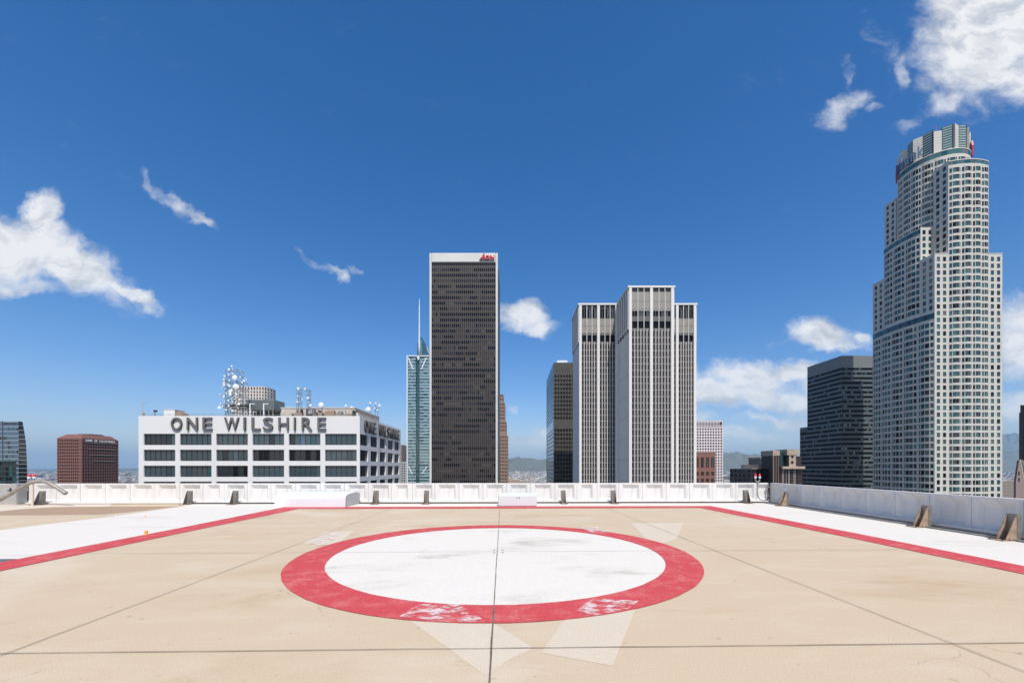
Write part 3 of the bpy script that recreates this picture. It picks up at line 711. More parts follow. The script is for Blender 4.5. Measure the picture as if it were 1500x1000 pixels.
    for px, py, h, lab, mm in ((214, 783.2, .115, 'small orange drain cap standing on the white coating by the red border', my), (213, 757, .05, 'tiny yellowish vent cap far out on the white coating', my), (170.5, 755.2, .055, 'tiny pale vent cap left of the others at the coating edge', M_cream)):
        x, y = gpt(px, py); t = thing('drain_cap', lab, 'cap', x, y, 0, 'drain and vent caps on the white roof coating', city=False)
        r = h*.30; MB().lathe((x,y,.004), [(r*1.6,0),(r*1.6,.012),(r,.02),(r,h*.62)], M_wm if mm is M_cream else mm, 14).build('neck', t)
        MB().lathe((x,y,.004), [(r*1.15,h*.62),(r*1.15,h*.92),(r*.9,h),(0,h)], mm, 14).build('cap_top', t)
roof_things()
#CITY
# ------------------------------------------------------------------ the towers
M_ow = stained('white_stone', (.70, .69, .67), (.56, .55, .53), (.75, .75, .74), s1=.05, s2=.4, grain=3., grainamt=.03, bump=0, streak=(1, 1, .35), damt=.4, rough=.7)
M_letter = mat('sign_grey', (.13, .125, .12), .5); M_letters = mat('sign_side', (.05, .047, .045), .5)

def sign_wilshire():
    D = 126.0; x0, x1 = uu(203)*D, uu(527)*D; zt = zat(609, D); dB = -x1*FP/(750-587)*-1
    dB = 172.4
    t = thing('white_office_building', 'white office block with large grey ONE WILSHIRE letters and antennas on its roof', 'building', (x0+x1)/2, D, GROUND)
    Gs1 = glass('slate_teal_glass', (.028,.055,.066), ior=1.7); Gs2 = glass('slate_blue_glass', (.045,.075,.092), ior=1.8)
    wall = MB(); out = {}
    pick = pickf((G_grey, 3), (G_dark, 3), (G_teal, 5), (G_blue, 1.2))
    # front: measured windows
    path = [(x0, D)]; wins = []
    for i in range(6):
        a = uu(210.4+53.15*i)*D; b = uu(210.4+53.15*i+46.3)*D; path += [(a, D), (b, D)]; wins += [0, i+1]
    path.append((x1, D)); wins.append(0)
    rows = []; z = zat(635, D); rows.append((z, zt, 0)); k = 0
    while z > GROUND+8:
        rows.append((z-3.46, z, 1)); rows.append((z-4.9, z-3.46, 0)); z -= 4.9
    rows.append((GROUND, z, 0)); rows.reverse()
    def bf(j, n):
        q = R.random()
        if q < .16: return [R.choice((G_black, G_dark)) for _ in range(n)]
        base = R.choices((Gs1, Gs2, G_grey, G_dark), (5, 4, 1.5, 1.5))[0]
        return [base if R.random() < .8 else R.choice((Gs1, G_dark, Gs2, G_teal, G_blue)) for _ in range(n)]
    facade(wall, out, path, wins, rows, .55, M_ow, pick, 6, M_dark, .13, 'F', bf)
    # right side: five bays
    path = [(x1, D)]; wins = []
    for i, (a, b) in enumerate(((527.6,539.2),(543,553),(556.5,565),(568,576),(578,584.8))):
        path += [(x1, -x1*FP/(750-a)), (x1, -x1*FP/(750-b))]; wins += [0, i+1]
    path.append((x1, dB)); wins.append(0)
    facade(wall, out, path, wins, rows, .55, M_ow, pickf((G_dark, 4), (G_black, 2), (G_grey, 1)), 5, M_dark, .13, 'R')
    plain(wall, x0, x1, D, dB, GROUND, zt, M_ow, M_roof, 'BL', False)
    wall.box(x0+.5, x1-.5, D+.5, dB-.5, zt-1.3, zt-1.0, M_tan)
    for q in ((x0,x0+.5,D,dB),(x1-.5,x1,D,dB),(x0+.5,x1-.5,D,D+.5),(x0+.5,x1-.5,dB-.5,dB)):
        wall.box(q[0]+.003, q[1]-.003, q[2]+.003, q[3]-.003, zt-1.4, zt+.01, M_ow)
    wall.build('wall', t); emit(t, out)
    # letters, front and side
    LB = [('O',252,268),('N',275.3,291),('E',298.3,312),('W',329.8,351.5),('I',357.6,361.8),('L',369.8,382.6),('S',386.5,401),('H',409,423.8),('I',431,434.6),('R',443,457.8),('E',466,478.4)]
    zb, zl = zat(630, D), zat(611.3, D)
    for ch, a, b in LB:
        w = (b-a)/FP*D; bar = ch == 'I'
        if bar:
            mb = MB(); mb.box(.1, w-.1, -.22, .22, 0, zl-zb, M_letters); mb.box(.2, w-.2, -.25, -.221, .12, zl-zb-.12, M_letter)
            me = mb.build('letter').data; o = bpy.data.objects[-1] if False else None
            for q in list(COL.objects):
                if q.data is me: bpy.data.objects.remove(q)
        else: me = letter_obj(ch, w, zl-zb, .45, M_letter, M_letters, .006)
        put_letter(me, t, (uu(a)*D, D-.36, zb), 0)
        # the same letter on the right side wall
        k0, k1 = (a-252)/(478.4-252), (b-252)/(478.4-252)
        sc_ = (168.9-129.4); w2 = (k1-k0)*sc_
        me2 = me.copy(); f = w2/w
        for v in me2.vertices: v.co.x *= f
        put_letter(me2, t, (x1+.3, 129.4+k0*sc_, zat(632.6,129)), math.pi/2)
    # ---- roof things (each stands on the roof)
    zr = zt-1.0
    def rthing(nm, lab, cat, xc, d, z=zr, group=None): return thing(nm, lab, cat, xc, d, z, group)
    r = rthing('penthouse', 'beige machine penthouse set back on the roof behind the letters SHIRE', 'roof building', uu(465)*150, 150)
    a, b = uu(412)*142, uu(520)*142
    MB().box(a, b, 142, 168, zr, zat(597.5,142), mat('pale_beige_render', (.56,.50,.43), .8, var=.3, scale=.5)).box(a-.2, b+.2, 141.8, 168.2, zat(597.5,142), zat(596.6,142), M_ow).build('wall', r)
    mb = MB(); q = random.Random(4)
    for i in range(15):
        x = q.uniform(a+1, b-2); mb.box(x, x+q.uniform(.5,2), 141.7, 141.95, zr+q.uniform(.2,1.5), zr+q.uniform(1.8,2.6), q.choice((M_dark, M_grey, M_rust)))
    mb.build('louvre', r)
    r = rthing('roof_hut', 'small white roof hut with dark sloped side left above the letter O', 'roof building', uu(247)*132, 132)
    MB().box(uu(240)*132, uu(256)*132, 132, 136, zr, zat(600.2,132), M_ow).box(uu(239.5)*132, uu(256.4)*132, 131.9, 136.1, zat(600.2,132), zat(599.4,132), M_ow).build('wall', r)
    MB().extr([(uu(256.5)*132,132,zr),(uu(269)*132,132,zr),(uu(265)*132,132,zat(604,132)),(uu(259)*132,132,zat(602,132))], (0,3,0), M_rust).build('sloped_cover', r)
    r = rthing('cooling_unit', 'blue-grey louvred cooling unit raised on legs beside the dish mast', 'cooling unit', uu(385)*145, 145)
    xa, xb = uu(361)*145, uu(401)*145; zc0, zc1 = zat(600,145), zat(585,145)
    mu = mat('blue_grey_metal', (.20,.25,.25), .5, .2, var=.2, scale=.6)
    mb = MB(); mb.box(xa, xb, 145, 152, zc0, zc1, mu)
    for i in range(12): z = zc0+.3+i*(zc1-zc0-.5)/12; mb.box(xa+.1, xb-.1, 144.92, 145, z, z+.08, M_grey)
    mb.build('housing', r)
    mb = MB()
    for i in range(7):
        x = xa+.3+(xb-xa-.8)*i/6; mb.box(x, x+.22, 145.1, 145.4, zr, zc0, M_grey).box(x, x+.22, 151, 151.3, zr, zc0, M_grey)
    mb.box(xa, xb, 149, 149.2, zr, zc0-.3, M_dark); mb.build('leg_frame', r)
    for px in (366.5, 386.5):
        r = rthing('white_davit', 'white steel davit post %s in front of the cooling unit' % ('on the left' if px < 370 else 'on the right'), 'post', uu(px)*140, 140)
        x = uu(px)*140; MB().box(x-.16, x+.16, 139.8, 140.1, zr, zat(590.6,140), M_wm).build('post', r)
        MB().box(x+.16, x+1.6, 139.85, 140.05, zat(591.8,140), zat(590.8,140), M_wm).build('arm', r)
    # dish masts
    md = mat('dish_white', (.78,.78,.76), .45); mstl = mat('mast_steel', (.24,.30,.31), .5, .3)
    def lattice(mb, x0, x1, d0, d1, z0, z1, nb, r=.07):
        c = [(x0,d0),(x1,d0),(x1,d1),(x0,d1)]
        for p in c: mb.tube([(p[0],p[1],z0),(p[0],p[1],z1)], r*1.3, mstl, 5)
        for i in range(nb):
            za, zb_ = z0+(z1-z0)*i/nb, z0+(z1-z0)*(i+1)/nb
            for k in range(4):
                p, q_ = c[k], c[(k+1)%4]
                mb.tube([(p[0],p[1],zb_),(q_[0],q_[1],zb_)], r, mstl, 4); a_, b_ = (p, q_) if i%2 else (q_, p)
                mb.tube([(a_[0],a_[1],za),(b_[0],b_[1],zb_)], r*.8, mstl, 4)
    def dish(root, x, d, z, rad, az=0, el=0):
        ax = Vector((math.sin(az), -math.cos(az), el)).normalized(); mb = MB()
        mb.lathe((x,d,z), [(0,-rad*.55),(rad*.55,-rad*.45),(rad*.95,-.02),(rad,.0),(rad,rad*.25),(rad*.92,rad*.27),(0,rad*.36)], md, 14, ax)
        o = mb.build('dish', root, True)
        MB().tube([(x,d,z), (x-ax.x*(rad*.6+.4), d-ax.y*(rad*.6+.4), z-.1)], .09, mstl, 5).build('mount_arm', root).parent = o
    r = rthing('dish_mast', 'tall lattice mast crowded with dozens of white dishes, left of the grey cooling unit', 'antenna mast', uu(340)*140, 140)
    mb = MB(); L0, L1 = uu(331)*140, uu(346.5)*140; lattice(mb, L0, L1, 140, 143.5, zr, zat(541,140), 9)
    lattice(mb, uu(327)*140, uu(331)*140, 141, 142.4, zr, zat(556,140), 7, .05)
    lattice(mb, uu(346.5)*140, uu(355)*140, 140.5, 143, zr, zat(559,140), 6, .06)
    mb.tube([(uu(350)*140,140.3,zat(541,140)),(uu(353)*140,140.3,zat(547,140)),(uu(356)*140,140.3,zat(556,140)),(uu(356.5)*140,140.3,zr+1)], .1, mstl, 5)
    for px, y0_ in ((340, 535), (334.5, 539), (330, 540)): mb.tube([(uu(px)*140,140.2,zat(545,140)),(uu(px)*140,140.2,zat(y0_,140))], .06, mstl, 5)
    for yy_ in (592, 596): mb.box(uu(327)*140, uu(361)*140, 139.6, 144, zat(yy_+1,140), zat(yy_,140), M_grey)
    mb.build('lattice_frame', r)
    for px, py, rad in ((340,536.5,1.2),(334.5,541,1.9),(341.5,541,1.4),(335,549,2.1),(334.5,551.5,1.8),(344,553,4.3),(330,551,1.2),(328,555.5,1.8),(327,559.5,2.1),(326.7,563,1.5),(326,567,1.2),(336.5,557.5,1.9),(340,546.5,1.3),(343.5,565.5,4.6),(335.5,565,1.9),(332,563,1.5),(337,573,3.1),(337,577.5,2.4),(330,575,1.8),(352.8,553,1.2),(355.5,557,1.5),(355.5,560.5,1.1),(359,554.5,.8),(346.8,577.5,1.2),(346.6,581,1.5),(350,584.7,2.1),(322.3,578,1.4),(328.5,581,2.1),(328,587.5,1.8),(323.5,592,1.5),(321.7,597,2.1),(344.5,593.3,1.8),(350.5,592,1.7),(334,594,1.4),(336,597.2,1.8),(326.5,595,1.2),(333,586,1.3),(337.5,583.5,1.5),(341,588,1.2),(330.5,569,1.1),(339.5,570.5,1.1),(344,586.5,1.4),(347.5,597,1.2),(331.5,600,1.4),(340.5,601,1.2)):
        dish(r, uu(px)*139.3, 139.3+R.uniform(-.4,.8), zat(py,139.3), rad*.105*1.75+.08, R.uniform(-.7,.7), R.uniform(-.05,.05))
    mb = MB(); 
    for i in range(16): x = uu(R.uniform(327,360))*140; zz = zr+R.uniform(0,1.3); mb.box(x, x+R.uniform(.4,1.3), 138.6+R.random(), 140, zz, zz+R.uniform(.4,1.1), R.choice((M_grey, M_tan, M_dark, M_wm)))
    mb.build('cabinet', r)
    r = rthing('dish_mast', 'pair of slim antenna towers with a few small dishes above the letters SHIRE', 'antenna mast', uu(443)*136, 136)
    mb = MB(); lattice(mb, uu(434.5)*136, uu(439.5)*136, 136, 137.2, zr, zat(569,136), 7, .05); lattice(mb, uu(449.5)*136, uu(452.8)*136, 136, 137.2, zr, zat(571,136), 7, .045)
    for yy_ in (571, 577.5): mb.tube([(uu(439)*136,136,zat(yy_,136)),(uu(453)*136,136,zat(yy_,136))], .07, mstl, 5)
    mb.tube([(uu(439)*136,136,zat(577.5,136)),(uu(450)*136,136,zat(571,136))], .05, mstl, 5); mb.build('lattice_frame', r)
    for px, py, rad in ((437,569.3,2.3),(447,569.8,2.0),(436,580,1.4),(442.5,585,1.3),(451,583,2.0),(435.5,588.5,1.5),(454.5,593.5,2.1),(435,585,1.),(452,589,1.)): dish(r, uu(px)*135.4, 135.4, zat(py,135.4), rad*.2, R.uniform(-.5,.5))
    r = rthing('satellite_dish', 'single large white satellite dish facing us on the roof above the last E', 'dish', uu(470.5)*134, 134)
    dish(r, uu(470.5)*134, 134, zat(593,134), .85); MB().tube([(uu(470.5)*134,134.6,zr),(uu(470.5)*134,134.6,zat(593,134))], .12, mstl, 6).build('post', r)
    r = rthing('dish_mast', 'short antenna mast with round dishes at the right end of the roof', 'antenna mast', uu(541)*138, 138)
    mb = MB(); X = lambda p, d=137: uu(p)*d
    mb.tube([(X(542),137,zr),(X(542),137,zat(590,137))], .09, mstl, 6).tube([(X(550),137,zr),(X(550),137,zat(591,137))], .09, mstl, 6).tube([(X(553.5),137,zr-1),(X(553.5),137,zat(596,137))], .09, mstl, 6)
    mb.tube([(X(538),137,zat(598,137)),(X(556),137,zat(597,137))], .08, mstl, 5); mb.tube([(X(548),137,zat(603,137)),(X(555),137,zat(595,137))], .06, mstl, 5); mb.build('lattice_frame', r)
    for px, py, rad in ((539.7,599,3.6),(542.5,590.3,1.7),(550.6,590.5,1.6),(556,594,2.3),(536,599.5,1.3),(549,597.5,1.3),(553,600,1.4)): dish(r, uu(px)*136.4, 136.4, zat(py,136.4), rad*.2, R.uniform(-.4,.4))
    for i, (px, py, d) in enumerate(((506.7,593.7,150),(515.3,596,152))):
        r = rthing('satellite_dish', ('left' if i == 0 else 'right') + ' one of two small post-mounted dishes above the blank white wall corner', 'dish', uu(px)*d, d)
        dish(r, uu(px)*d, d, zat(py,d), .36); MB().tube([(uu(px)*d,d+.4,zr),(uu(px)*d,d+.4,zat(py,d))], .08, mstl, 6).build('post', r)
    r = rthing('roof_clutter', 'ducts and cabinets crowded at the right end of the roof beside the short mast', 'equipment', uu(518)*140, 140)
    mb = MB()
    for i in range(60):
        d = R.uniform(129, 140.5); u_ = uu(R.uniform(424, 524)); x = u_*d; x = min(x, x1-3.5); zz = zr
        w_ = R.choice((.12, .2, .6, 1.2, 2.2)); h_ = R.uniform(1.6, 3.3) + (1.4 if w_ < .3 else 0); mb.box(x, x+w_, d, d+1.2, zz, zz+h_, R.choice((M_tan, M_tan, M_grey, M_rust, M_dark, M_wm, M_ow)))
    mb.build('cabinet', r)
    r = rthing('roof_railing', 'thin grey railing with small posts along the front roof edge', 'railing', x0+3, D+1)
    mb = MB(); zz = zt
    for i in range(26): x = x0+.8+i*(x1-x0-1.6)/25; mb.tube([(x,D+.8,zt),(x,D+.8,zt+.75)], .035, M_grey, 5)
    mb.tube([(x0+.8,D+.8,zt+.75),(x1-.8,D+.8,zt+.75)], .03, M_grey, 5); mb.tube([(x0+.8,D+.8,zt+.4),(x1-.8,D+.8,zt+.4)], .025, M_grey, 5)
    for i in range(14): dd = D+2+i*(dB-D-3)/13; mb.tube([(x1-.8,dd,zt),(x1-.8,dd,zt+.9)], .05, M_grey, 5)
    mb.build('rail', r)
    r = rthing('whip_antenna', 'thin pole antenna with a short crossbar at the far left roof corner', 'antenna', uu(209)*128, 128)
    MB().tube([(uu(209)*128,128,zr),(uu(209)*128,128,zat(589.5,128))], .07, M_tan, 6).tube([(uu(209)*128,128,zat(590,128)),(uu(218)*128,128,zat(590,128))], .04, M_grey, 5).build('pole', r)
    MB().box(uu(207.6)*128, uu(210.4)*128, 127.8, 128.4, zr, zat(604.5,128), M_tan).build('pole_base', r)
    r = rthing('floodlight', 'small dark floodlight at the left end of the roof railing', 'lamp', uu(227)*128, 128)
    MB().tube([(uu(227)*128,128,zr),(uu(227)*128,128,zat(603,128))], .09, M_dark, 6).box(uu(225.4)*128, uu(229)*128, 127.8, 128.4, zat(603,128), zat(600.5,128), M_dark).build('lamp_head', r)
sign_wilshire()

def dark_frame_tower():
    D = 300.; x0, x1 = uu(629)*D, uu(729.3)*D; zt = zat(371, D); dB = D+34
    t = thing('bronze_glass_tower', 'tall dark bronze glass tower framed in white with a red AON sign at its top', 'building', (x0+x1)/2, D, GROUND)
    MF = mat('ivory_cladding', (.62,.62,.58), .5, var=.12, scale=.06)
    Mm = mat('bronze_mullion', (.105,.092,.085), .5, .1)
    Ms = mat('bronze_spandrel', (.052,.041,.034), .5, .05, var=.5, scale=.03, ior=1.45)  # broad tone patches paint cloud reflections into the spandrels
    Gb = glass('bronze_glass', (.028,.023,.022), ior=1.4); Gl = glass('bronze_glass_blinds', (.085,.07,.062), rough=.35, ior=1.35); Gk = glass('bronze_glass_dark', (.004,.005,.010), ior=1.25); Gm = glass('bronze_glass_mid', (.048,.039,.034), rough=.35, ior=1.35)
    w = 3.4/FP*D; zi = zat(384.6, D)
    # frame: piers down both edges, deep band on top, thin line below it
    fr = MB(); fr.box(x0, x0+w, D-.7, D+2.2, GROUND, zt, MF); fr.box(x1-w, x1, D-.7, D+2.2, GROUND, zt, MF); fr.box(x0+w, x1-w, D-.7, D+2.2, zi, zt, MF)
    o = fr.build('white_frame', t); bevel(o, .5, 3)
    MB().box(x0+w, x1-w, D-.3, D+.4, zi-.7, zi-.003, M_dark).build('shadow_gap', t)
    n = 32; xa, xb = x0+w+.01, x1-w-.01; fh = 4.09
    wall = MB(); out = {}; rows = []; z = zi-.7
    rows.append((z-3.2, z, 0)); z -= 3.2
    while z > GROUND+6: rows.append((z-2.2, z, 1)); rows.append((z-fh, z-2.2, 0)); z -= fh
    rows.append((GROUND, z, 0)); rows.reverse(); nr = len(rows)
    def bf(j, nn):
        k = (nr-1-j)//2; q = R.random()
        if k == 18: return [Gk]*nn
        dark = .95 if k < 9 else (.25 if k < 16 else .4)
        if q < .22 and k >= 8: dark = .75
        res = []; cur = Gk if R.random() < dark else Gm
        for i in range(nn):
            if R.random() < .28: cur = R.choices((Gk, Gm, Gb, Gl), (dark*5, 1.6, 1.2, .5))[0]
            res.append(cur)
        return res
    facade(wall, out, [(xa, D+.5), (xb, D+.5)], [1], rows, .06, Ms, None, n, None, 0, 'F', bf)
    Msd = mat('bronze_side', (.05,.042,.038), .4, .2, var=.2, scale=.1)
    plain(wall, x0-.55, x1+.55, D+2.2, dB, GROUND, zat(391.5, D), Msd, M_roof, 'FRBL')
    plain(wall, x0+1, x1-1, D+2.3, dB-1, GROUND+10, zt-.6, Msd, M_roof, 'RBL')
    wall.build('wall', t); emit(t, out, 'window_band')
    mm = MB()
    for i in range(1, n): x = xa+(xb-xa)*i/n; mm.box(x-.13, x+.13, D-.05, D+.49, GROUND, zi-.72, Mm)
    mm.build('mullions', t)
    mr = mat('sign_red', (.62,.025,.04), .4); mk = mat('sign_dark_red', (.12,.02,.03), .5)
    z0 = zat(381.3, D)
    for ch, a, b, yt, sl in (('A',704.6,711.4,372.2,.25),('O',711.3,717.0,375.3,.0),('N',717.2,724.2,375.1,.12)):
        me = letter_obj(ch, (b-a)/FP*D, zat(yt,D)-z0, .9, mr, mk, .03)
        h = zat(yt,D)-z0
        for v in me.vertices: v.co.x += sl*v.co.z*.5
        put_letter(me, t, (uu(a)*D, D-1.15, z0), 0)
    MB().box(uu(702.3)*D, uu(723.5)*D, D-1.1, D-.71, zat(382.6,D), zat(381.8,D), mk).extr([(uu(702.2)*D,D-1.1,z0),(uu(705.2)*D,D-1.1,z0),(uu(706.2)*D,D-1.1,zat(377.5,D)),(uu(705)*D,D-1.1,zat(377.8,D))], (0,.3,0), mk).build('sign_underline', t)
dark_frame_tower()

def cross_tower():
    t = thing('striped_tower', 'tall white cross-shaped tower with close vertical white fins and no sign', 'building', uu(954)*230, 230, GROUND)
    MW = stained('white_precast', (.70,.69,.66), (.56,.55,.53), (.75,.74,.72), s1=.04, s2=.3, grain=2, grainamt=.03, bump=0, streak=(1,1,.3), damt=.4, rough=.7)
    Mp = stained('weathered_panel', (.32,.30,.265), (.20,.185,.16), (.40,.38,.34), s1=.12, s2=.8, grain=3, grainamt=.06, bump=0, streak=(1.6,1.6,.4), damt=1., rough=.8)
    Mt = mat('taupe_panel', (.17,.14,.125), .6, var=.15, scale=.1); Mg = mat('dark_spandrel', (.12,.115,.11), .6, var=.2, scale=.2)
    Gx = glass('striped_tower_glass', (.006,.005,.005), ior=1.22); Gy = glass('striped_tower_glass_light', (.028,.022,.020), rough=.2, ior=1.3)
    zt = zat(419, 230)
    fl = 3.68; wall = MB(); pier = MB(); out = {}; sl = MB(); lines = MB(); FN = []
    def front(xa, xb, d, halves, hi_style):
        """a frontal face: wide piers at the edges (and centre), thin fins between"""
        pw = 1.55; ze = zt-1.0
        cols = []; cell = (xb-xa)/halves
        for h in range(halves):
            a = xa+cell*h+(pw/2 if h else pw); b = xa+cell*(h+1)-(pw/2 if h < halves-1 else pw); cols.append((a, b))
        edges = [xa] + [xa+cell*h for h in range(1, halves)] + [xb]
        for h in range(halves+1):
            c0 = xa if h == 0 else (xb-pw if h == halves else xa+cell*h-pw/2); pier.box(c0, c0+pw, d-.55, d+.5, GROUND, ze, MW)
            s = MB()
        zl = zat(485, 230); zo0, zo1 = zat(480.5, 230), zat(470.5, 230); zs = zat(463.5, 230); zw = zat(455, 230)
        for a, b in cols:
            n = 3; c3 = (b-a)/n
            # lower glazed shaft
            m6 = 6; c6 = (b-a)/m6
            rows = []; z = zl
            while z > GROUND+6: rows.append((z-fl+.5, z, 1)); rows.append((z-fl, z-fl+.5, 0)); z -= fl
            rows.append((GROUND, z, 0)); rows.reverse()
            pts = [(a, d)]; wn = []
            for i in range(m6):
                s = a+c6*i; fin = .42
                pts += [(s+fin*.5+.02, d), (s+c6*.66, d)]; wn += [0, 1]
            pts.append((b, d)); wn.append(0)
            facade(wall, out, pts, wn, rows, .35, Mt, pickf((Gx, 5), (Gy, 2)), 1, None, 0, 'c%.0f%.0f' % (a, d))
            for i in range(m6+1):
                s = a+c6*i; x_0 = max(a+.01, s-.145); x_1 = min(b-.01, s+.145); zz = zl if i % 2 else ze
                if i not in (0, m6): pier.box(x_0, x_1, d-.42, d-.001, GROUND, zz+(1.2 if i%2 else 0), MW)
            k = 0; z = zl
            while z > GROUND+6: lines.box(a, b, d-.06, d-.004, z-fl+.02, z-fl+.09, MW); z -= fl
            # belt of grey spandrel, dark openings, windows, weathered panels
            wall.face([(a,d,zl),(b,d,zl),(b,d,zo0),(a,d,zo0)], Mg)
            for i in range(n):
                s0, s1 = a+c3*i+.28, a+c3*(i+1)-.28
                for (p, q, mm_, dp) in ((zo0, zo1, G_black, 1.0),):
                    wall.face([(s0,d,p),(s0,d+dp,p),(s0,d+dp,q),(s0,d,q)], Mg); wall.face([(s1,d+dp,p),(s1,d,p),(s1,d,q),(s1,d+dp,q)], Mg)
                    wall.face([(s0,d,p),(s1,d,p),(s1,d+dp,p),(s0,d+dp,p)], Mg); wall.face([(s0,d+dp,p),(s1,d+dp,p),(s1,d+dp,q),(s0,d+dp,q)], mm_)
                    wall.face([(s0,d+dp,q),(s1,d+dp,q),(s1,d,q),(s0,d,q)], Mg)
                wall.face([(a+c3*i,d,zo0),(s0,d,zo0),(s0,d,zo1),(a+c3*i,d,zo1)], Mg); wall.face([(s1,d,zo0),(a+c3*(i+1),d,zo0),(a+c3*(i+1),d,zo1),(s1,d,zo1)], Mg)
                cc = (a+c3*i, a+c3*(i+1))
                if hi_style == 'centre':
                    segs = [(zo1, zs, Mg, 0), (zs, zw, None, 0), (zw, zw+1., Mp, 0), (zw+1., zat(441,230), Mp, 0), (zat(441,230), zat(427,230), Mp, 0), (zat(427,230), ze, Mg, .9)]
                else:
                    ws = zat(437.5, 230) if hi_style == 'win' else None
                    segs = [(zo1, zat(466.5,230), Mg, 0), (zat(466.5,230), zat(455,230), Mp, 0), (zat(455,230), zat(443,230), Mp, 0)] + ([(zat(443,230), zat(427,230), None, 0)] if (hi_style == 'win') else [(zat(443,230), zat(427,230), Mp, 0)]) + [(zat(427,230), ze, Mg, .9)]
                for p, q, mm_, rec in segs:
                    if mm_ is None:
                        facade(wall, out, [(cc[0], d), (cc[0]+.35, d), ((cc[0]+cc[1])/2-.12, d), ((cc[0]+cc[1])/2+.12, d), (cc[1]-.35, d), (cc[1], d)], [0,1,0,2,0], [(p,p+.15,0),(p+.15,q-.15,1),(q-.15,q,0)], .4, Mg, pickf((Gx, 2), (G_grey, 2)), 1, None, 0, 'h%.1f%.1f' % (a+i, p))
                    else:
                        wall.face([(cc[0],d+rec,p),(cc[1],d+rec,p),(cc[1],d+rec,q-.0),(cc[0],d+rec,q-.0)], mm_)
                        if mm_ is Mp:
                            lines.box(cc[0], cc[1], d-.03, d-.004, q-.16, q-.02, M_dark)
                            for r_ in range(1, 5): xx = cc[0]+(cc[1]-cc[0])*r_/5; lines.box(xx-.04, xx+.04, d-.02, d-.004, p+.1, q-.2, Mg)
                        if rec: wall.face([(cc[0],d+rec,q),(cc[1],d+rec,q),(cc[1],d,q),(cc[0],d,q)], Mg); wall.face([(cc[0],d,p),(cc[1],d,p),(cc[1],d+rec,p),(cc[0],d+rec,p)], MW)
    def side(x, da, db, left=True):
        """side faces: smooth precast below, fins in the upper zone with a dark stepped gap"""
        sg = -1 if left else 1; ze = zt-1.0; zn = zat(485, 230)
        pts = [(x, db, GROUND), (x, da, GROUND), (x, da, ze), (x, db, ze)]
        wall.face(pts if left else pts[::-1], MW)
        n = 5; c = (db-da)/n
        for i in range(n+1):
            y_ = da+c*i; y_0, y_1 = max(da+.55, y_-.3), min(db-.05, y_+.3); pier.box(x, x+sg*.5, y_0, y_1, zn+1.2, ze, MW)
            if 0 < i < n+1: lines.box(x+sg*.004, x+sg*.03, y_-.07, y_+.07, GROUND, zn, Mg)
        for i in range(n): lines.box(x+sg*.004, x+sg*.02, da+c*i+.7, da+c*(i+1)-.7, zn-.5, zn+2.2, G_black); lines.box(x+sg*.006, x+sg*.022, da+c*i+.5, da+c*(i+1)-.5, zn+3.2, ze-.3, Mp)
        z = zn
        while z > GROUND+8: lines.box(x+sg*.003, x+sg*.018, da+.05, db-.05, z-12.1, z-12., Mg); z -= 12
    cxa, cxb = uu(921.2)*230, uu(986.8)*230; xa, xb = uu(848.3)*254.5, uu(1019.5)*254.5
    front(cxa, cxb, 230., 2, 'centre'); front(xa, cxa-.0, 254.5, 2, 'win'); front(cxb, xb, 254.5, 2, 'win')
    side(cxa, 230., 254.5); side(cxb, 230., 254.5, False); side(xa, 254.5, 281.); side(xb, 254.5, 281., False)
    plain(wall, cxa, cxb, 281, 305, GROUND, zt-1, MW, M_roof, 'RBL', False); wall.face([(xa,281,GROUND),(xb,281,GROUND),(xb,281,zt-1),(xa,281,zt-1)][::-1], MW)
    wall.build('wall', t); pier.build('piers', t); lines.build('joint_lines', t)
    r = MB(); o_ = .7
    foot = [(cxa-o_,230-o_),(cxb+o_,230-o_),(cxb+o_,254.5-o_),(xb+o_,254.5-o_),(xb+o_,281+o_),(cxb+o_,281+o_),(cxb+o_,305),(cxa-o_,305),(cxa-o_,281+o_),(xa-o_,281+o_),(xa-o_,254.5-o_),(cxa-o_,254.5-o_)]
    r.prism(foot, zt-.99, zt, MW); r.build('roof', t)
    emit(t, out)
cross_tower()

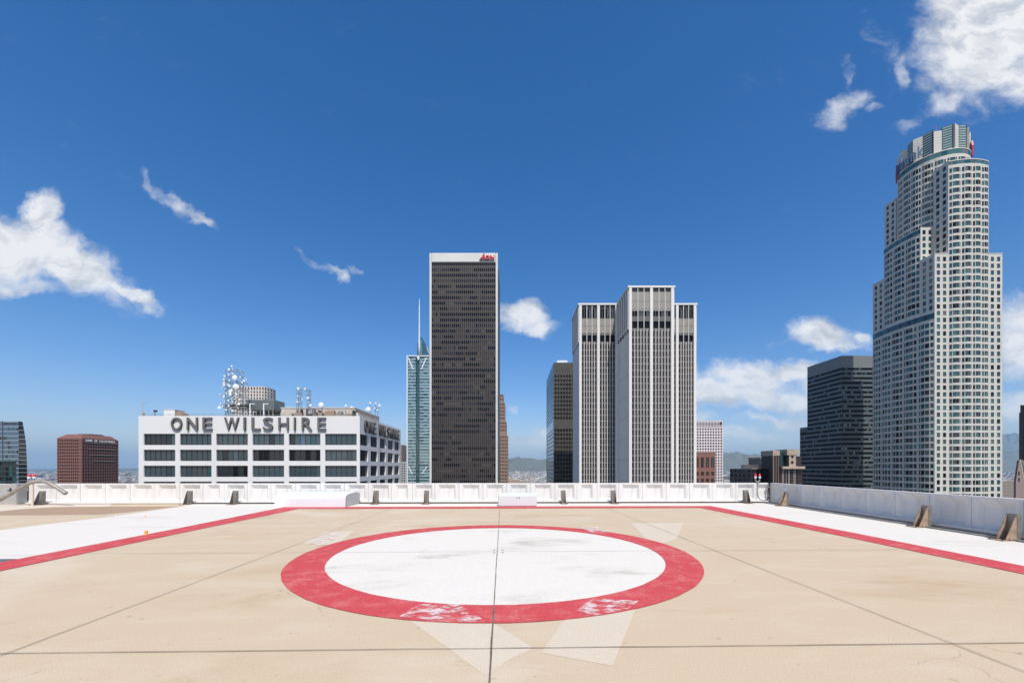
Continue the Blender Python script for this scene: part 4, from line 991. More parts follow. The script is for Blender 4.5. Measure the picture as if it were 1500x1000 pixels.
def round_tower():
    X0, D0 = 252.8, 245.; W = 40.5; X1, D1 = X0+W, D0+42; cx, cy = (X0+X1)/2, (D0+D1)/2
    t = thing('round_crown_tower', 'tallest pale stone tower, stepped and rounded, with bay windows and a glass crown', 'building', cx, cy, GROUND)
    MS = stained('pale_granite', (.54,.525,.475), (.46,.445,.40), (.59,.575,.53), s1=.03, s2=.3, grain=1.2, grainamt=.05, bump=0, damt=.5, rough=.6)
    MS2 = mat('granite_coping', (.56,.54,.50), .6)
    fh = 4.04; wh = 2.7
    wall = MB(); out = {}; band = MB(); cop = MB()
    pick = pickf((G_dark, 2), (G_teal, 6), (G_grey, .8), (G_teal2, 2.6), (G_blind, .4), (G_black, 2.2))
    def rows(zb, zt, top=1.7): return floors(zb, zt, fh, wh, top)
    def align(z, top=1.7): return z
    def flat(p0, p1, zb, zt, n=2, key='', fr=.53):
        pts, wn = straight(p0, p1, n, fr, .4); facade(wall, out, pts, wn, rows(zb, zt), .35, MS, pick, 1, None, 0, key)
    def bays(p0, p1, sag, n, zb, zt, key, arc=None, bul=.75, bandh=2.6, frac=(.15,.04,.50)):
        """convex run of bay windows with a glass band and coping at the top"""
        pts = []; wn = []
        def pt(s, extra=0):
            if arc:
                cx_, cy_, r_, a0, a1 = arc; a = a0+(a1-a0)*s; return (cx_+math.cos(a)*(r_+extra), cy_+math.sin(a)*(r_+extra))
            dx, dy = p1[0]-p0[0], p1[1]-p0[1]; l = math.hypot(dx, dy); nx, ny = dy/l, -dx/l; o = sag*(1-(2*s-1)**2)+extra
            return (p0[0]+dx*s+nx*o, p0[1]+dy*s+ny*o)
        na, ml, wd = frac; m = (1-2*na-2*ml-wd)/2
        for i in range(n):
            e = [0, m, m+na, m+na+ml, m+na+ml+wd/2, m+na+ml+wd, m+na+2*ml+wd, 1-m]
            ex = [0, .02, bul*.6, bul*.75, bul, bul*.75, bul*.6, .02]
            for k, (s_, x_) in enumerate(zip(e, ex)): pts.append(pt((i+s_)/n, x_))
            wn += [0, i+1, 0, i+1, i+1, 0, i+1, 0]
        pts.append(pt(1)); 
        zg = zt-bandh
        facade(wall, out, pts, wn, rows(zb, zg-1.2, 1.0), .3, MS, pick, 1, None, 0, key)
        band = MB(); cop = MB()
        q = [pt(s/24) for s in range(25)]; qo = [pt(s/24, .2) for s in range(25)]; qi = [pt(s/24, -2.0) for s in range(25)]
        for a, b in zip(q, q[1:]):
            wall.face([(a[0],a[1],zg-1.2),(b[0],b[1],zg-1.2),(b[0],b[1],zg),(a[0],a[1],zg)], MS)
            band.face([(a[0],a[1],zg),(b[0],b[1],zg),(b[0],b[1],zt-.5),(a[0],a[1],zt-.5)], R.choice((G_teal, G_teal2, G_teal2, G_blind)) if key != 'L1' else R.choice((G_teal, G_dark, G_teal)))
        for (a, b, c, d_) in zip(qo, qo[1:], qi, qi[1:]):
            cop.face([(a[0],a[1],zt-.5),(b[0],b[1],zt-.5),(b[0],b[1],zt),(a[0],a[1],zt)], MS2); cop.face([(a[0],a[1],zt),(b[0],b[1],zt),(d_[0],d_[1],zt),(c[0],c[1],zt)], MS2)
            cop.face([(c[0],c[1],zt-.5),(d_[0],d_[1],zt-.5),(b[0],b[1],zt-.5),(a[0],a[1],zt-.5)], MS2)
        band.build('glass_band', t); cop.build('coping', t)
        return q
    c = 8.2; zc = zat(372, D0); zL = zat(456.5, D0); zLw = 149.5; zF = 184.7
    # corner blocks
    flat((X0, D0), (X0+c, D0), GROUND, zc, 2, 'c1'); flat((X0, D0+c+.3), (X0, D0), zL, zc, 2, 'c1s')
    flat((X1-c, D0), (X1, D0), GROUND, zc, 2, 'c2'); flat((X1, D0), (X1, D0+c), GROUND, zc, 2, 'c2s')
    flat((X0, D1), (X0, D1-c-.3), zL, zc, 2, 'c3s')
    plain(wall, X0, X0+c, D0, D0+c+.3, GROUND, zc, MS, M_roof, 'B'); plain(wall, X1-c, X1, D0, D0+c, GROUND, zc, MS, M_roof, 'BL')
    plain(wall, X0, X0+c, D1-c-.3, D1, GROUND, zc, MS, M_roof, 'FB'); plain(wall, X1-c, X1, D1-c, D1, GROUND, zc, MS, M_roof, 'FRB')
    for (a, b, d_, e) in ((X0, X0+c, D0, D0+c+.3), (X1-c, X1, D0, D0+c), (X0, X0+c, D1-c-.3, D1)): MB().box(a-.15, b+.15, d_-.15, e+.15, zc-.02, zc+.45, MS2).build('coping', t)
    # left face: full-width bowed run of five bays, then the wing above it
    q = bays((X0, D1), (X0, D0), 3.0, 5, GROUND, zL, 'L1', bandh=3.8)
    wall.face([(p[0],p[1],zL-.01) for p in reversed(q)], M_roof)
    q = bays((X0, D1-c-.3), (X0, D0+c+.3), 1.8, 3, zL, zLw, 'L2', bandh=3.2)
    wall.face([(p[0],p[1],zLw-.01) for p in reversed(q)], M_roof)
    flat((X0, D0+c+.3), (X0+c, D0+c+.3), zc-3, zLw+.6, 2, 'w1'); plain(wall, X0, X0+c, D0+c+.31, D1-c-.3, zL, zLw-.05, MS, M_roof, 'RB')
    # front wing: four bays full height
    q = bays((X0+c, D0), (X1-c, D0), 2.0, 4, GROUND, zF, 'F1')
    wall.face([(p[0],p[1],zF-.01) for p in reversed(q)], M_roof)
    flat((X0+c, D0+c+.3), (X0+c, D0), zc, zF, 2, 'f1s'); plain(wall, X0+c, X1-c, D0+.01, D0+c+.3, GROUND, zF-.05, MS, M_roof, 'RB')
    MB().box(X0+c-.1, X0+c+.3, D0, D0+c+.3, zF-.3, zF+.35, MS2).build('coping', t)
    # back wing and right wing
    flat((X0+c, D1), (X0+c, D1-c-.3), zc, zF, 2, 'b1s'); plain(wall, X0+c, X1-c, D1-c-.3, D1, GROUND, zF, MS, M_roof, 'FRB')
    plain(wall, X1-c, X1+.8, D0+c, D1-c, GROUND, zLw, MS, M_roof, 'RFB')
    # drum
    Rd = 16.7; a0, a1 = math.radians(150), math.radians(360)
    zD = 196.2
    nb = 11; q = bays(None, None, 0, nb, zL, zD, 'D', arc=(cx, cy, Rd, a0, a1), bul=.35, bandh=3.4)
    qb = [(cx+math.cos(a)*Rd, cy+math.sin(a)*Rd) for a in [math.radians(k) for k in range(0, 151, 10)]]
    for a, b in zip(qb, qb[1:]): wall.face([(a[0],a[1],GROUND),(b[0],b[1],GROUND),(b[0],b[1],zD),(a[0],a[1],zD)], MS)
    wall.prism([(cx+math.cos(a)*(Rd-.2), cy+math.sin(a)*(Rd-.2)) for a in [math.radians(k) for k in range(0,360,12)]], zD-1, zD-.05, M_roof)
    wall.build('wall', t)
    emit(t, out)
    # crown: alternating stone slabs and louvred green glass fins, stepped in plan
    rc = 14.8; zt = 211.; mgl = mat('crown_green_glass', (.10,.20,.175), .2, ior=1.7, var=.4, scale=.4); n = 22
    for k in range(n):
        a = math.radians(360*k/n+6); w = 2*math.pi*rc/n; ca, sa = math.cos(a), math.sin(a); tx, ty = -sa, ca
        def P(s, o): return (cx+ca*(rc+o)+tx*s, cy+sa*(rc+o)+ty*s)
        mb = MB()
        if k % 2 == 0:
            mb.prism([P(-w*.62,-.6), P(-w*.62,2.0), P(w*.30,.1), P(w*.30,-.6)][::-1], zD-.04, zt-(k%4)*.7, MS)
            for i in range(1, 7): z = zD+i*1.9; mb.prism([P(-w*.625,-.5), P(-w*.625,2.04), P(w*.305,.14), P(w*.305,-.5)][::-1], z, z+.09, M_roof)
            mb.build('crown_slab', t)
        else:
            mb.prism([P(-w*.66,-1.3), P(-w*.66,-.2), P(w*.36,.9), P(w*.36,-1.3)][::-1], zD-.04, zt+.5, mgl)
            for i in range(10): z = zD+.8+i*1.5; mb.prism([P(-w*.6,-1.2), P(-w*.6,.0), P(w*.3,.98), P(w*.3,-1.2)][::-1], z, z+.22, M_wm)
            mb.prism([P(w*.36,.8), P(w*.36,1.1), P(w*.40,1.1), P(w*.40,.8)][::-1], zD-.04, zt+.9, M_dark)
            mb.build('crown_fin', t)
    MB().prism([(cx+math.cos(a)*(rc-1.2), cy+math.sin(a)*(rc-1.2)) for a in [math.radians(k) for k in range(0,360,12)]], zD-.05, zt-3, M_grey).build('crown_core', t)
    xx, yy = cx-6, cy-8; MB().tube([(xx,yy,zt-4),(xx,yy,zt+6)], .12, mat('aviation_red', (.5,.05,.05), .5), 5).build('flagpole', t)
    # bank lettering round the crown, seen at a grazing angle
    mw = mat('sign_pale', (.30,.36,.43), .5); mb_ = mat('sign_blue', (.04,.08,.25), .4); mr = mat('sign_crimson', (.45,.03,.06), .4)
    for i, ch in enumerate('usbank'):
        a = math.radians((149, 157, 167, 178.5, 190, 202)[i]); h = 7.0 if ch in 'bk' else 5.2
        me = letter_obj(ch, 2.7, h, .5, mw if i > 1 else mb_, mb_, .02)
        p = (cx+math.cos(a)*17.2, cy+math.sin(a)*17.2, zD+1.2); put_letter(me, t, p, a+math.pi/2)
    for a_, nm in ((138, 'sign_shield'), (328, 'sign_shield')):
        a = math.radians(a_); c_, s_ = math.cos(a), math.sin(a); mb = MB()
        pl = [(-3.4,0),(3.4,0),(3.8,6),(2.6,9.5),(-2.6,9.5),(-3.8,6)]
        mb.extr([(cx+c_*17.4-s_*x, cy+s_*17.4+c_*x, zD-1.+z) for x, z in pl], (-c_*.7, -s_*.7, 0), mr)
        pl = [(-2.6,2),(2.6,2),(2.8,5),(-2.8,5)]
        mb.extr([(cx+c_*17.45-s_*x, cy+s_*17.45+c_*x, zD-1.+z) for x, z in pl], (-c_*.04, -s_*.04, 0), mb_); mb.build(nm, t)
round_tower()

def banded_tower():
    D = 330.; cxn = uu(1232.5); X0 = cxn*D; zt = zat(520.8, D)
    t = thing('banded_glass_tower', 'dark green-grey glass tower with horizontal bands, partly behind the round stone tower', 'building', X0, D, GROUND)
    MSp = mat('grey_green_spandrel', (.105,.125,.12), .5, .05, var=.2, scale=.1); Mc = mat('crown_grey_panel', (.20,.21,.205), .5, .1, var=.15, scale=.2)
    Msl = mat('shade_side_spandrel', (.115,.145,.15), .5, .05, var=.2, scale=.1)  # spandrel copy for the left face, lightened against its shade
    fh = 3.77; zc = zat(538.5, D); wall = MB(); out = {}
    dB = X0/uu(1182.6); dW = X0/uu(1171.8)
    rows = floors(GROUND, zc+.01, fh, 1.75, 0.); 
    Gkk = glass('unlit_glass', (.004,.005,.007), rough=.25, ior=1.12); pk = pickf((Gkk, 8), (G_dark, 1)); xR = uu(1330)*D
    facade(wall, out, [(X0,D),(xR,D)], [1], rows, .12, MSp, pk, 34, None, 0, 'F', lambda j, n: [R.choices((Gkk, G_dark, MSp, G_teal), (8, 1, 2.4 if i > 14 else .4, .6))[0] for i in range(n)])
    facade(wall, out, [(X0,dB),(X0,D)], [1], rows, .12, Msl, pk, 24, None, 0, 'L', lambda j, n: [R.choices((Gkk, G_dark), (12, 1))[0] for i in range(n)])
    zw = zat(626.5, dW); r2 = floors(GROUND, zw-1.2, fh, 1.75, 1.1) 
    facade(wall, out, [(X0,dW),(X0,dB)], [1], [r for r in rows if r[1] <= zw-1.], .12, Msl, pk, 6, None, 0, 'W')
    wall.face([(X0,dW,zw-5),(X0,dB,zw-5),(X0,dB,zw),(X0,dW,zw)], Msl); wall.face([(X0,dB,zw),(xR,dB,zw),(xR,dW,zw),(X0,dW,zw)], M_roof); wall.face([(xR,dW,GROUND),(X0,dW,GROUND),(X0,dW,zw),(xR,dW,zw)], Msl)
    plain(wall, X0, xR, D, dB, GROUND, zt, Mc, M_roof, 'RB')
    wall.face([(X0,D,zc),(xR,D,zc),(xR,D,zt),(X0,D,zt)], Mc); wall.face([(X0,dB,zc),(X0,D,zc),(X0,D,zt),(X0,dB,zt)], Mc)
    wall.build('wall', t); emit(t, out, 'window_band')
    mb = MB()
    for i in range(1, 34): x = X0+(xR-X0)*i/34; mb.box(x-.05, x+.05, D-.06, D-.002, zc, zt-.1, M_grey)
    for i in range(1, 24): y = D+(dB-D)*i/24; mb.box(X0-.06, X0-.002, y-.05, y+.05, zc, zt-.1, M_grey)
    for z in (zc+3.2, zc+6.4): mb.box(X0, xR, D-.05, D-.001, z, z+.12, M_grey).box(X0-.05, X0-.001, D, dB, z, z+.12, M_grey)
    mb.build('crown_grid', t)
    MB().box(X0+4, X0+9, dB-6, dB-3, zt, zt+1.6, M_grey).build('roof_unit', t)
banded_tower()

def box_tower(name, label, px0, px1, py, D, back, wallm, fh, wh, ncol, frac, pick, rec=.3, sides='L', nside=8, top=2., sidem=None, sidefrac=None, cap=100, spick=None, winname='window', skew=False, x0=None, x1=None, zlow=GROUND, copm=None, end=.4):
    x0 = uu(px0)*D if x0 is None else x0; x1 = uu(px1)*D if x1 is None else x1; zt = zat(py, D)
    t = thing(name, label, 'building', (x0+x1)/2, D, GROUND)
    wall = MB(); out = {}; rows = floors(GROUND, zt, fh, wh, top)
    pts, wn = straight((x0,D), (x1,D), ncol, frac, end); facade(wall, out, pts, wn, rows, rec, wallm, pick, 1, None, 0, 'F')
    sm = sidem or wallm; sp = spick or pick
    if 'L' in sides: pts, wn = straight((x0,back), (x0,D), nside, sidefrac or frac, end); facade(wall, out, pts, wn, rows, rec, sm, sp, 1, None, 0, 'L')
    elif not skew: plain(wall, x0, x1, D, back, GROUND, zt, sm, M_roof, 'L', False)
    if 'R' in sides: pts, wn = straight((x1,D), (x1,back), nside, sidefrac or frac, end); facade(wall, out, pts, wn, rows, rec, sm, sp, 1, None, 0, 'R')
    elif not skew: plain(wall, x0, x1, D, back, GROUND, zt, sm, M_roof, 'R', False)
    if skew:
        q = [(x0,D),(x1,D),(x1*back/D-.5,back),(x0*back/D,back)]
        for e in (1, 2, 3): f_, g_ = q[e], q[(e+1)%4]; wall.face([(f_[0],f_[1],GROUND),(g_[0],g_[1],GROUND),(g_[0],g_[1],zt),(f_[0],f_[1],zt)], sm)
        wall.face([(p[0],p[1],zt) for p in q], M_roof)
    else: plain(wall, x0, x1, D, back, GROUND, zt, sm, M_roof, 'B', True)
    wall.build('wall', t); emit(t, out, winname, cap)
    if copm: 
        mb = MB(); w = .5
        for q in ((x0-.1,x1+.1,D-.1,D+w),(x0-.1,x1+.1,back-w,back+.1),(x0-.1,x0+w,D+w+.01,back-w-.01),(x1-w,x1+.1,D+w+.01,back-w-.01)): mb.box(*q, zt-.3, zt+.5, copm)
        mb.build('coping', t)
    return t, x0, x1, zt

def other_towers():
    # dark tower right of the gap
    Mb = mat('olive_dark_cladding', (.075,.068,.055), .5, .1, var=.25, scale=.2)
    t, x0, x1, zt = box_tower('dark_grid_tower', 'dark brown tower with square windows and a bluish left side beside the white striped tower', 811, 850, 531, 340., 410., Mb, 3.46, 2.0, 9, .62, pickf((G_black, 5), (G_dark, 1.5)), sides='L', nside=1, sidefrac=.985, sidem=mat('sky_tinted_spandrel', (.12,.15,.18), .3, .3), spick=pickf((G_blue, 2), (G_dark, 1)), top=zat(531,340)-zat(549,340))  # left side coloured bluish, sky reflection put into its spandrels and glass
    mb = MB(); za, zb = zat(628,340), zat(616,340); mb.box(x0+.3, x1-.01, 339.75, 339.99, za, zb, mat('mechanical_louvre', (.085,.08,.07), .6, var=.4, scale=.5)); mb.build('louvre_band', t)
    MB().box(x0-.12, x0-.004, 340.3, 409.7, za, zb, G_dark).build('louvre_band', t)
    mb = MB(); a, b = uu(816)*345, uu(831)*345; mb.box(a, b, 345, 345.4, zat(530.5,345), zat(527.6,345), M_wm)
    for i in range(5): x = a+(b-a-.3)*i/4; mb.box(x, x+.3, 345, 345.3, zt, zat(530.5,345), M_wm)
    mb.build('roof_screen', t)
    # brown stepped tower behind the bronze one
    Mr = stained('rose_granite', (.30,.205,.165), (.24,.16,.13), (.34,.25,.2), s1=.05, s2=.3, grain=1., grainamt=.04, bump=0)
    D = 420.; zt = zat(577, D); 
    t = thing('stepped_tower', 'slim rose-brown tower with stepped right edge peeping out behind the bronze tower', 'building', uu(735)*D, D, GROUND)
    wall = MB(); out = {}
    steps = ((739-1.6, 577, 0), (739.6, 589.5, 1.5), (742, 617, 3.), (744, 637.5, 4.5)); xl = uu(705)*D
    zz = [zat(577,D), zat(589.5,D), zat(617,D), zat(637.5,D), GROUND]
    for i in range(4):
        x1 = uu(steps[i][0])*D; rows = [r for r in floors(zz[i+1], zz[i], 3.55, 1.9, .9)]
        n = [14, 15, 16, 17][i]; pts, wn = straight((xl, D-i*.4), (x1, D-i*.4), n, .5, .3); facade(wall, out, pts, wn, rows, .3, Mr, pickf((G_black, 4), (G_dark, 1)), 1, None, 0, 's%d' % i)
        plain(wall, xl, x1, D-i*.4, D+34+i*2, zz[i+1], zz[i], Mr, M_roof, 'RBL')
    wall.build('wall', t); emit(t, out)
    # glass tower with sail and spire
    D = 554.; t = thing('spire_tower', 'pale teal glass tower with a white spire and curved glass sail on top', 'building', uu(612)*D, D, GROUND)
    x0, x1 = uu(596.3)*D, uu(650)*D; zt = zat(521.5, D); wall = MB(); out = {}
    Gp = glass('pale_teal_glass', (.14,.25,.26), ior=1.8, rough=.12); Gq = glass('mid_teal_glass', (.06,.135,.15), ior=1.8)
    Msp = mat('silver_spandrel', (.46,.54,.55), .35, .2)
    rows = floors(GROUND, zt, 4.15, 3.1, .6)
    xm = uu(609)*D; xn = uu(614.5)*D
    for a, b, k, mm_ in ((x0, xm, 'a', Msp), (xm+.01, xn, 'b', mat('teal_core', (.05,.09,.10), .3)), (xn+.01, x1, 'c', Msp)):
        facade(wall, out, [(a,D+(2. if k == 'b' else 0)),(b,D+(2. if k == 'b' else 0))], [1], rows, .3, mm_, pickf((Gp, 4), (Gq, 4), (G_teal, 1.)) if k != 'b' else pickf((G_teal, 3), (Gq, 1)), 6, None, 0, k)
    plain(wall, x0, x1, D+2.2, D+40, GROUND, zt, Msp, M_roof, 'RBL'); wall.build('wall', t); emit(t, out, 'window_band')
    mb = MB(); w = .8
    mb.box(x0-.5, x0+.9, D-.6, D+1, GROUND, zt+1, M_wm); mb.box(x0, x1, D-.6, D-.1, zt-.3, zt+1., M_wm)
    for (xa, xb, ya, yb) in ((598.5, 605, 524, 541), (624.5, 617.5, 524, 541), (598.5, 604, 683, 694), (625.5, 618, 683, 694)):
        A = (uu(xa)*D, D-.7, zat(ya,D)); B = (uu(xb)*D, D-.7, zat(yb,D)); mb.extr([(A[0]-w,A[1],A[2]),(A[0]+w,A[1],A[2]),(B[0]+w,B[1],B[2]),(B[0]-w,B[1],B[2])], (0,.5,0), M_wm)
    mb.build('bracing', t)
    # sail: a curved shell standing on the roof
    Gs = glass('sail_glass', (.035,.12,.15), ior=1.7); pr = [(608.8, 521), (609.2, 505), (611, 496), (613.5, 490.5), (616, 491.5), (619, 496.5), (622, 503.5), (624.5, 512), (626, 521)]
    mb = MB(); mb.extr([(uu(a)*D, D+8, zat(b, D)) for a, b in pr], (0, 14, 0), Gs); mb.build('sail', t)
    mb = MB()
    for i in range(8): y_ = 496+i*3.2; mb.box(uu(614.6)*D, uu(616)*D, D+7.6, D+7.99, zat(y_+.8,D), zat(y_,D), M_wm)
    mb.build('sail_rungs', t)
    s = MB(); sx = uu(612.8)*D; s.tube([(sx,D+6,zt),(sx,D+6,zat(505,D)),(sx,D+6,zat(485,D)),(sx,D+6,zat(455,D)),(sx,D+6,zat(434,D))], [1.3,1.35,1.0,.75,.12], M_wm, 10); s.build('spire', t, True)
    s = MB(); s.extr([(sx-2.4,D-.6,zt+.9),(sx+2.4,D-.6,zt+.9),(sx+.9,D-.6,zt-5),(sx-.9,D-.6,zt-5)], (0,.5,0), M_wm); s.build('spire_foot', t)
    # pale curved office tower behind the masts
    D = 520.; Mw = mat('pale_beige_frame', (.62,.56,.50), .6)
    t = thing('curved_white_tower', 'cream grid tower with curved top seen behind the dish mast and cooling unit', 'building', uu(372)*D, D, GROUND)
    wall = MB(); out = {}; pts = []; wn = []; n = 15
    def cp(s): 
        px = 341+s*63; d = D + 34*max(0, s-.62)**2*6 + 3*math.sin(s*3); return (uu(px)*d, d)
    for i in range(n): a, b = (i+.24)/n, (i+.76)/n; pts += [cp(i/n), cp(a), cp(b)]; wn += [0, 1+i, 0]
    pts.append(cp(1)); zt = zat(565, D)
    rows = [(zt-.9, zt, 0), (zt-4.7, zt-.9, 1), (zt-6., zt-4.7, 0)]; z = zt-6.
    while z > GROUND+5: rows += [(z-2.6, z, 1), (z-3.9, z-2.6, 0)]; z -= 3.9
    rows.append((GROUND, z, 0)); rows.sort()
    facade(wall, out, pts, wn, rows, .7, Mw, pickf((G_grey, 3), (G_blind, 2), (G_dark, 1)), 1, None, 0, 'f')
    wall.face([(p[0],p[1],zt-5) for p in pts[::3]] + [(uu(404)*(D+60), D+60, zt-5), (uu(341)*(D+60), D+60, zt-5)], M_roof)
    b0, b1 = pts[0], pts[-1]; wall.face([(b1[0],b1[1],GROUND),(uu(404)*(D+60),D+60,GROUND),(uu(404)*(D+60),D+60,zt-5),(b1[0],b1[1],zt-5)], Mw); wall.face([(uu(341)*(D+60),D+60,GROUND),(b0[0],b0[1],GROUND),(b0[0],b0[1],zt-5),(uu(341)*(D+60),D+60,zt-5)], Mw)
    wall.build('wall', t); emit(t, out)
    # slim dark-and-pale pair between the white block and the spire tower
    box_tower('slim_office_block', 'narrow pale block with dark windows squeezed between the lettered building and spire tower', 587, 597.5, 676, 620., 660., mat('mid_grey_wall', (.40,.39,.38), .7), 3.6, 2.2, 3, .6, pickf((G_dark, 2), (G_black, 1)), sides='')
    box_tower('brown_slab', 'thin brown tower edge just right of the lettered white building', 583, 588.4, 651, 640., 680., Mr, 3.6, 2., 2, .5, pickf((G_dark, 2), (G_black, 1)), sides='R', nside=4)
    # brown granite tower on the left
    D = 500.; Mg = stained('brown_granite', (.20,.093,.070), (.16,.072,.054), (.24,.118,.09), s1=.05, s2=.3, grain=1., grainamt=.04, bump=0, rough=.5)
    Mgd = mat('brown_granite_shaded', (.15,.062,.05), .5, var=.15, scale=.1)  # darker granite copy with side shade in its colour; sign panel, rooftop box
    Gz = glass('purple_black_glass', (.012,.008,.012))
    t = thing('brown_tower', 'squat brown granite tower with BANK OF CALIFORNIA lettering, left of the white lettered block', 'building', uu(118)*D, D, GROUND)
    xc_ = uu(118)*D; x0 = uu(83.5)*D; dB = xc_*FP/(173.5-750); zt = zat(638.5, D); wall = MB(); out = {}
    rows = floors(GROUND, zt-2.4, 3.8, 2.2, 1.8)
    pts, wn = straight((x0,D), (xc_-1.5,D), 10, .66, .6); facade(wall, out, pts, wn, rows, .5, Mg, pickf((Gz, 4), (G_black, 1)), 1, None, 0, 'F')
    wall.face([(xc_-1.5,D,GROUND),(xc_,D+1.5,GROUND),(xc_,D+1.5,zt-2.4),(xc_-1.5,D,zt-2.4)], Mg)
    r2 = floors(GROUND, zt-2.4, 3.8, 2.5, 5.4)
    pts, wn = straight((xc_,D+1.5), (xc_,dB), 15, .72, .6); facade(wall, out, pts, wn, r2, .8, Mg, pickf((Gz, 5), (G_black, 1)), 1, None, 0, 'R')
    plain(wall, x0, xc_, D+1.5, dB, GROUND, zt-2.4, Mg, M_roof, 'BL')
    # sloped shoulder and set-back top
    ins = 6; top_ = zt+2.8
    low = [(x0,D),(xc_-1.5,D),(xc_,D+1.5),(xc_,dB),(x0,dB)]; up = [(x0+ins,D+ins),(xc_-ins,D+ins),(xc_-ins+1,D+ins+1),(xc_-ins+1,dB-ins),(x0+ins,dB-ins)]
    for i in range(5):
        j = (i+1)%5; wall.face([(low[i][0],low[i][1],zt-2.4),(low[j][0],low[j][1],zt-2.4),(up[j][0],up[j][1],top_),(up[i][0],up[i][1],top_)], Mg)
    wall.face([(p[0],p[1],top_) for p in up], M_roof); wall.box(xc_-22, xc_-8, D+18, D+36, top_, top_+1.4, Mgd)
    for k, z in enumerate((zt-7.6, zt-15.2, zt-22.8, zt-30.4)): wall.box(xc_+.01, xc_+.4, D+5+k*3.4, dB-2-k*1.5, z, z+.45, M_tan)
    wall.build('wall', t); emit(t, out)
    mwt = mat('sign_white', (.85,.83,.80), .4); s = 'BANK OF CALIFORNIA'; a, b = xc_*FP/(125.2-750), xc_*FP/(168.5-750)
    MB().box(xc_+.01, xc_+.12, a-3, b+2, zt-7.0, zt-2.5, Mgd).build('sign_panel', t)
    pit = (b-a)/len(s)
    for i, ch in enumerate(s):
        if ch == ' ': continue
        w = pit*(.3 if ch == 'I' else .78); me = letter_obj(ch, w, 2.5, .3, mwt, mwt, .02) if ch != 'I' else None
        if me is None:
            mb = MB(); mb.box(0, w, -.15, .15, 0, 2.5, mwt); o = mb.build('letter'); me = o.data; bpy.data.objects.remove(o)
        put_letter(me, t, (xc_+.3, a+pit*(i+(.3 if ch == 'I' else .1)), zt-6.1), math.pi/2)
    # left edge glass tower and green block before it
    D = 360.; t = thing('blue_glass_tower', 'blue glass tower with curved right edge, cut off by the left side of the view', 'building', uu(10)*D, D, GROUND)
    wall = MB(); out = {}; rows = floors(GROUND, zat(617,D), 4.0, 3.2, 1.2)
    pts = [(uu(-40)*D, D), (uu(4)*D, D+0), (uu(6)*D, D+1.5), (uu(28.5)*D, D-1), (uu(28.6)*D+.3, D+3)]
    pts = [(uu(-40)*D, D), (uu(3)*D, D), (uu(3)*D+.01, D+3), (uu(7)*D, D+3), (uu(7)*D+.01, D-1), (uu(29)*D, D-1)]
    facade(wall, out, pts, [1, 0, 2, 0, 3], rows, .12, mat('blue_grey_frame', (.30,.36,.40), .3, .3), pickf((G_blue, 6), (G_teal, 1), (G_dark, 1)), 7, M_grey, .12, 'f')
    xr = uu(29)*D; zt = zat(617, D); dBk = D+26
    prf = [(xr, GROUND), (xr, zt)] ; bul = [(0, zat(617,D)), (1.5, zat(630,D)), (3.2, zat(650,D)), (4.0, zat(680,D)), (4.2, zat(710,D)), (4.2, GROUND)]
    for (a, za), (b, zb) in zip(bul, bul[1:]):
        k = max(1, int((za-zb)/3.6))*2
        for i in range(k):
            s0, s1 = ((i+(.72 if i%2 else 0))/k, (i+(1 if i%2 else 1.72))/k); z0, z1 = za+(zb-za)*s1, za+(zb-za)*s0; o0, o1 = a+(b-a)*s1, a+(b-a)*s0
            wall.face([(xr,D-.9,z0),(xr+o0,D+2,z0),(xr+o1,D+2,z1),(xr,D-.9,z1)], M_grey if i%2 else G_dark); wall.face([(xr+o0,D+2,z0),((xr+o0)*dBk/(D+1),dBk,z0),((xr+o1)*dBk/(D+1),dBk,z1),(xr+o1,D+2,z1)], M_grey if i%2 else G_dark)
    wall.face([(uu(-40)*D,D-.5,zt-.02),(xr,D-.5,zt-.02),(xr*dBk/D,dBk,zt-.02),(uu(-40)*dBk,dBk,zt-.02)], M_roof); wall.build('wall', t); emit(t, out, 'window_band')
    mb = MB()
    for i in range(9): x = uu(8+i*2.4)*D; mb.box(x, x+.5, D-1.2, D-.9, zat(621.5,D), zat(618.5,D), M_dark)
    mb.build('roof_louvre', t)
    t, a, b, z = box_tower('green_glass_block', 'low dark green glass block in front of the blue glass tower at the left edge', -60, 24, 674.5, 300., 330., mat('dark_green_frame', (.03,.06,.055), .3, .2), 3.7, 2.9, 16, .9, pickf((G_dark, 3), (G_teal, 2), (G_black, 2)), sides='', skew=True, top=.8, rec=.12)
    MB().prism([(a,299),(b+.6,299),((b+.6)*330/299,330),(a*330/299,330)], z-.4, z+.3, mat('green_metal', (.06,.16,.14), .4)).build('roof_edge', t)
    # pale grid tower and brick block
    Mk = mat('pink_white_cladding', (.76,.70,.69), .6, var=.08, scale=.1)
    t, x0, x1, zt = box_tower('white_grid_tower', 'white tower with a regular grid of small dark windows behind the striped tower', 1012, 1059, 626, 500., 540., Mk, 3.48, 2.1, 12, .62, pickf((mat('black_window', (.01,.008,.01), .5, spec=.2), 3), (mat('maroon_glass', (.045,.012,.02), .5, spec=.2), 2)), sides='L', nside=8, top=.8)
    mb = MB(); n = 22
    for i in range(n): x = x0+(x1-x0-.7)*i/(n-1); mb.box(x, x+.7, 500.6, 502, zt, zat(619.3,500), Mk)
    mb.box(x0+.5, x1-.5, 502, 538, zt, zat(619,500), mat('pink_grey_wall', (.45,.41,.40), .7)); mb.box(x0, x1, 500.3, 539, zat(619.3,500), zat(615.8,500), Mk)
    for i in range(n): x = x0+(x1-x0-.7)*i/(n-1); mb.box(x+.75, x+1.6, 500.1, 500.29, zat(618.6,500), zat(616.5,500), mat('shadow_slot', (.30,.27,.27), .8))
    mb.build('crown', t)
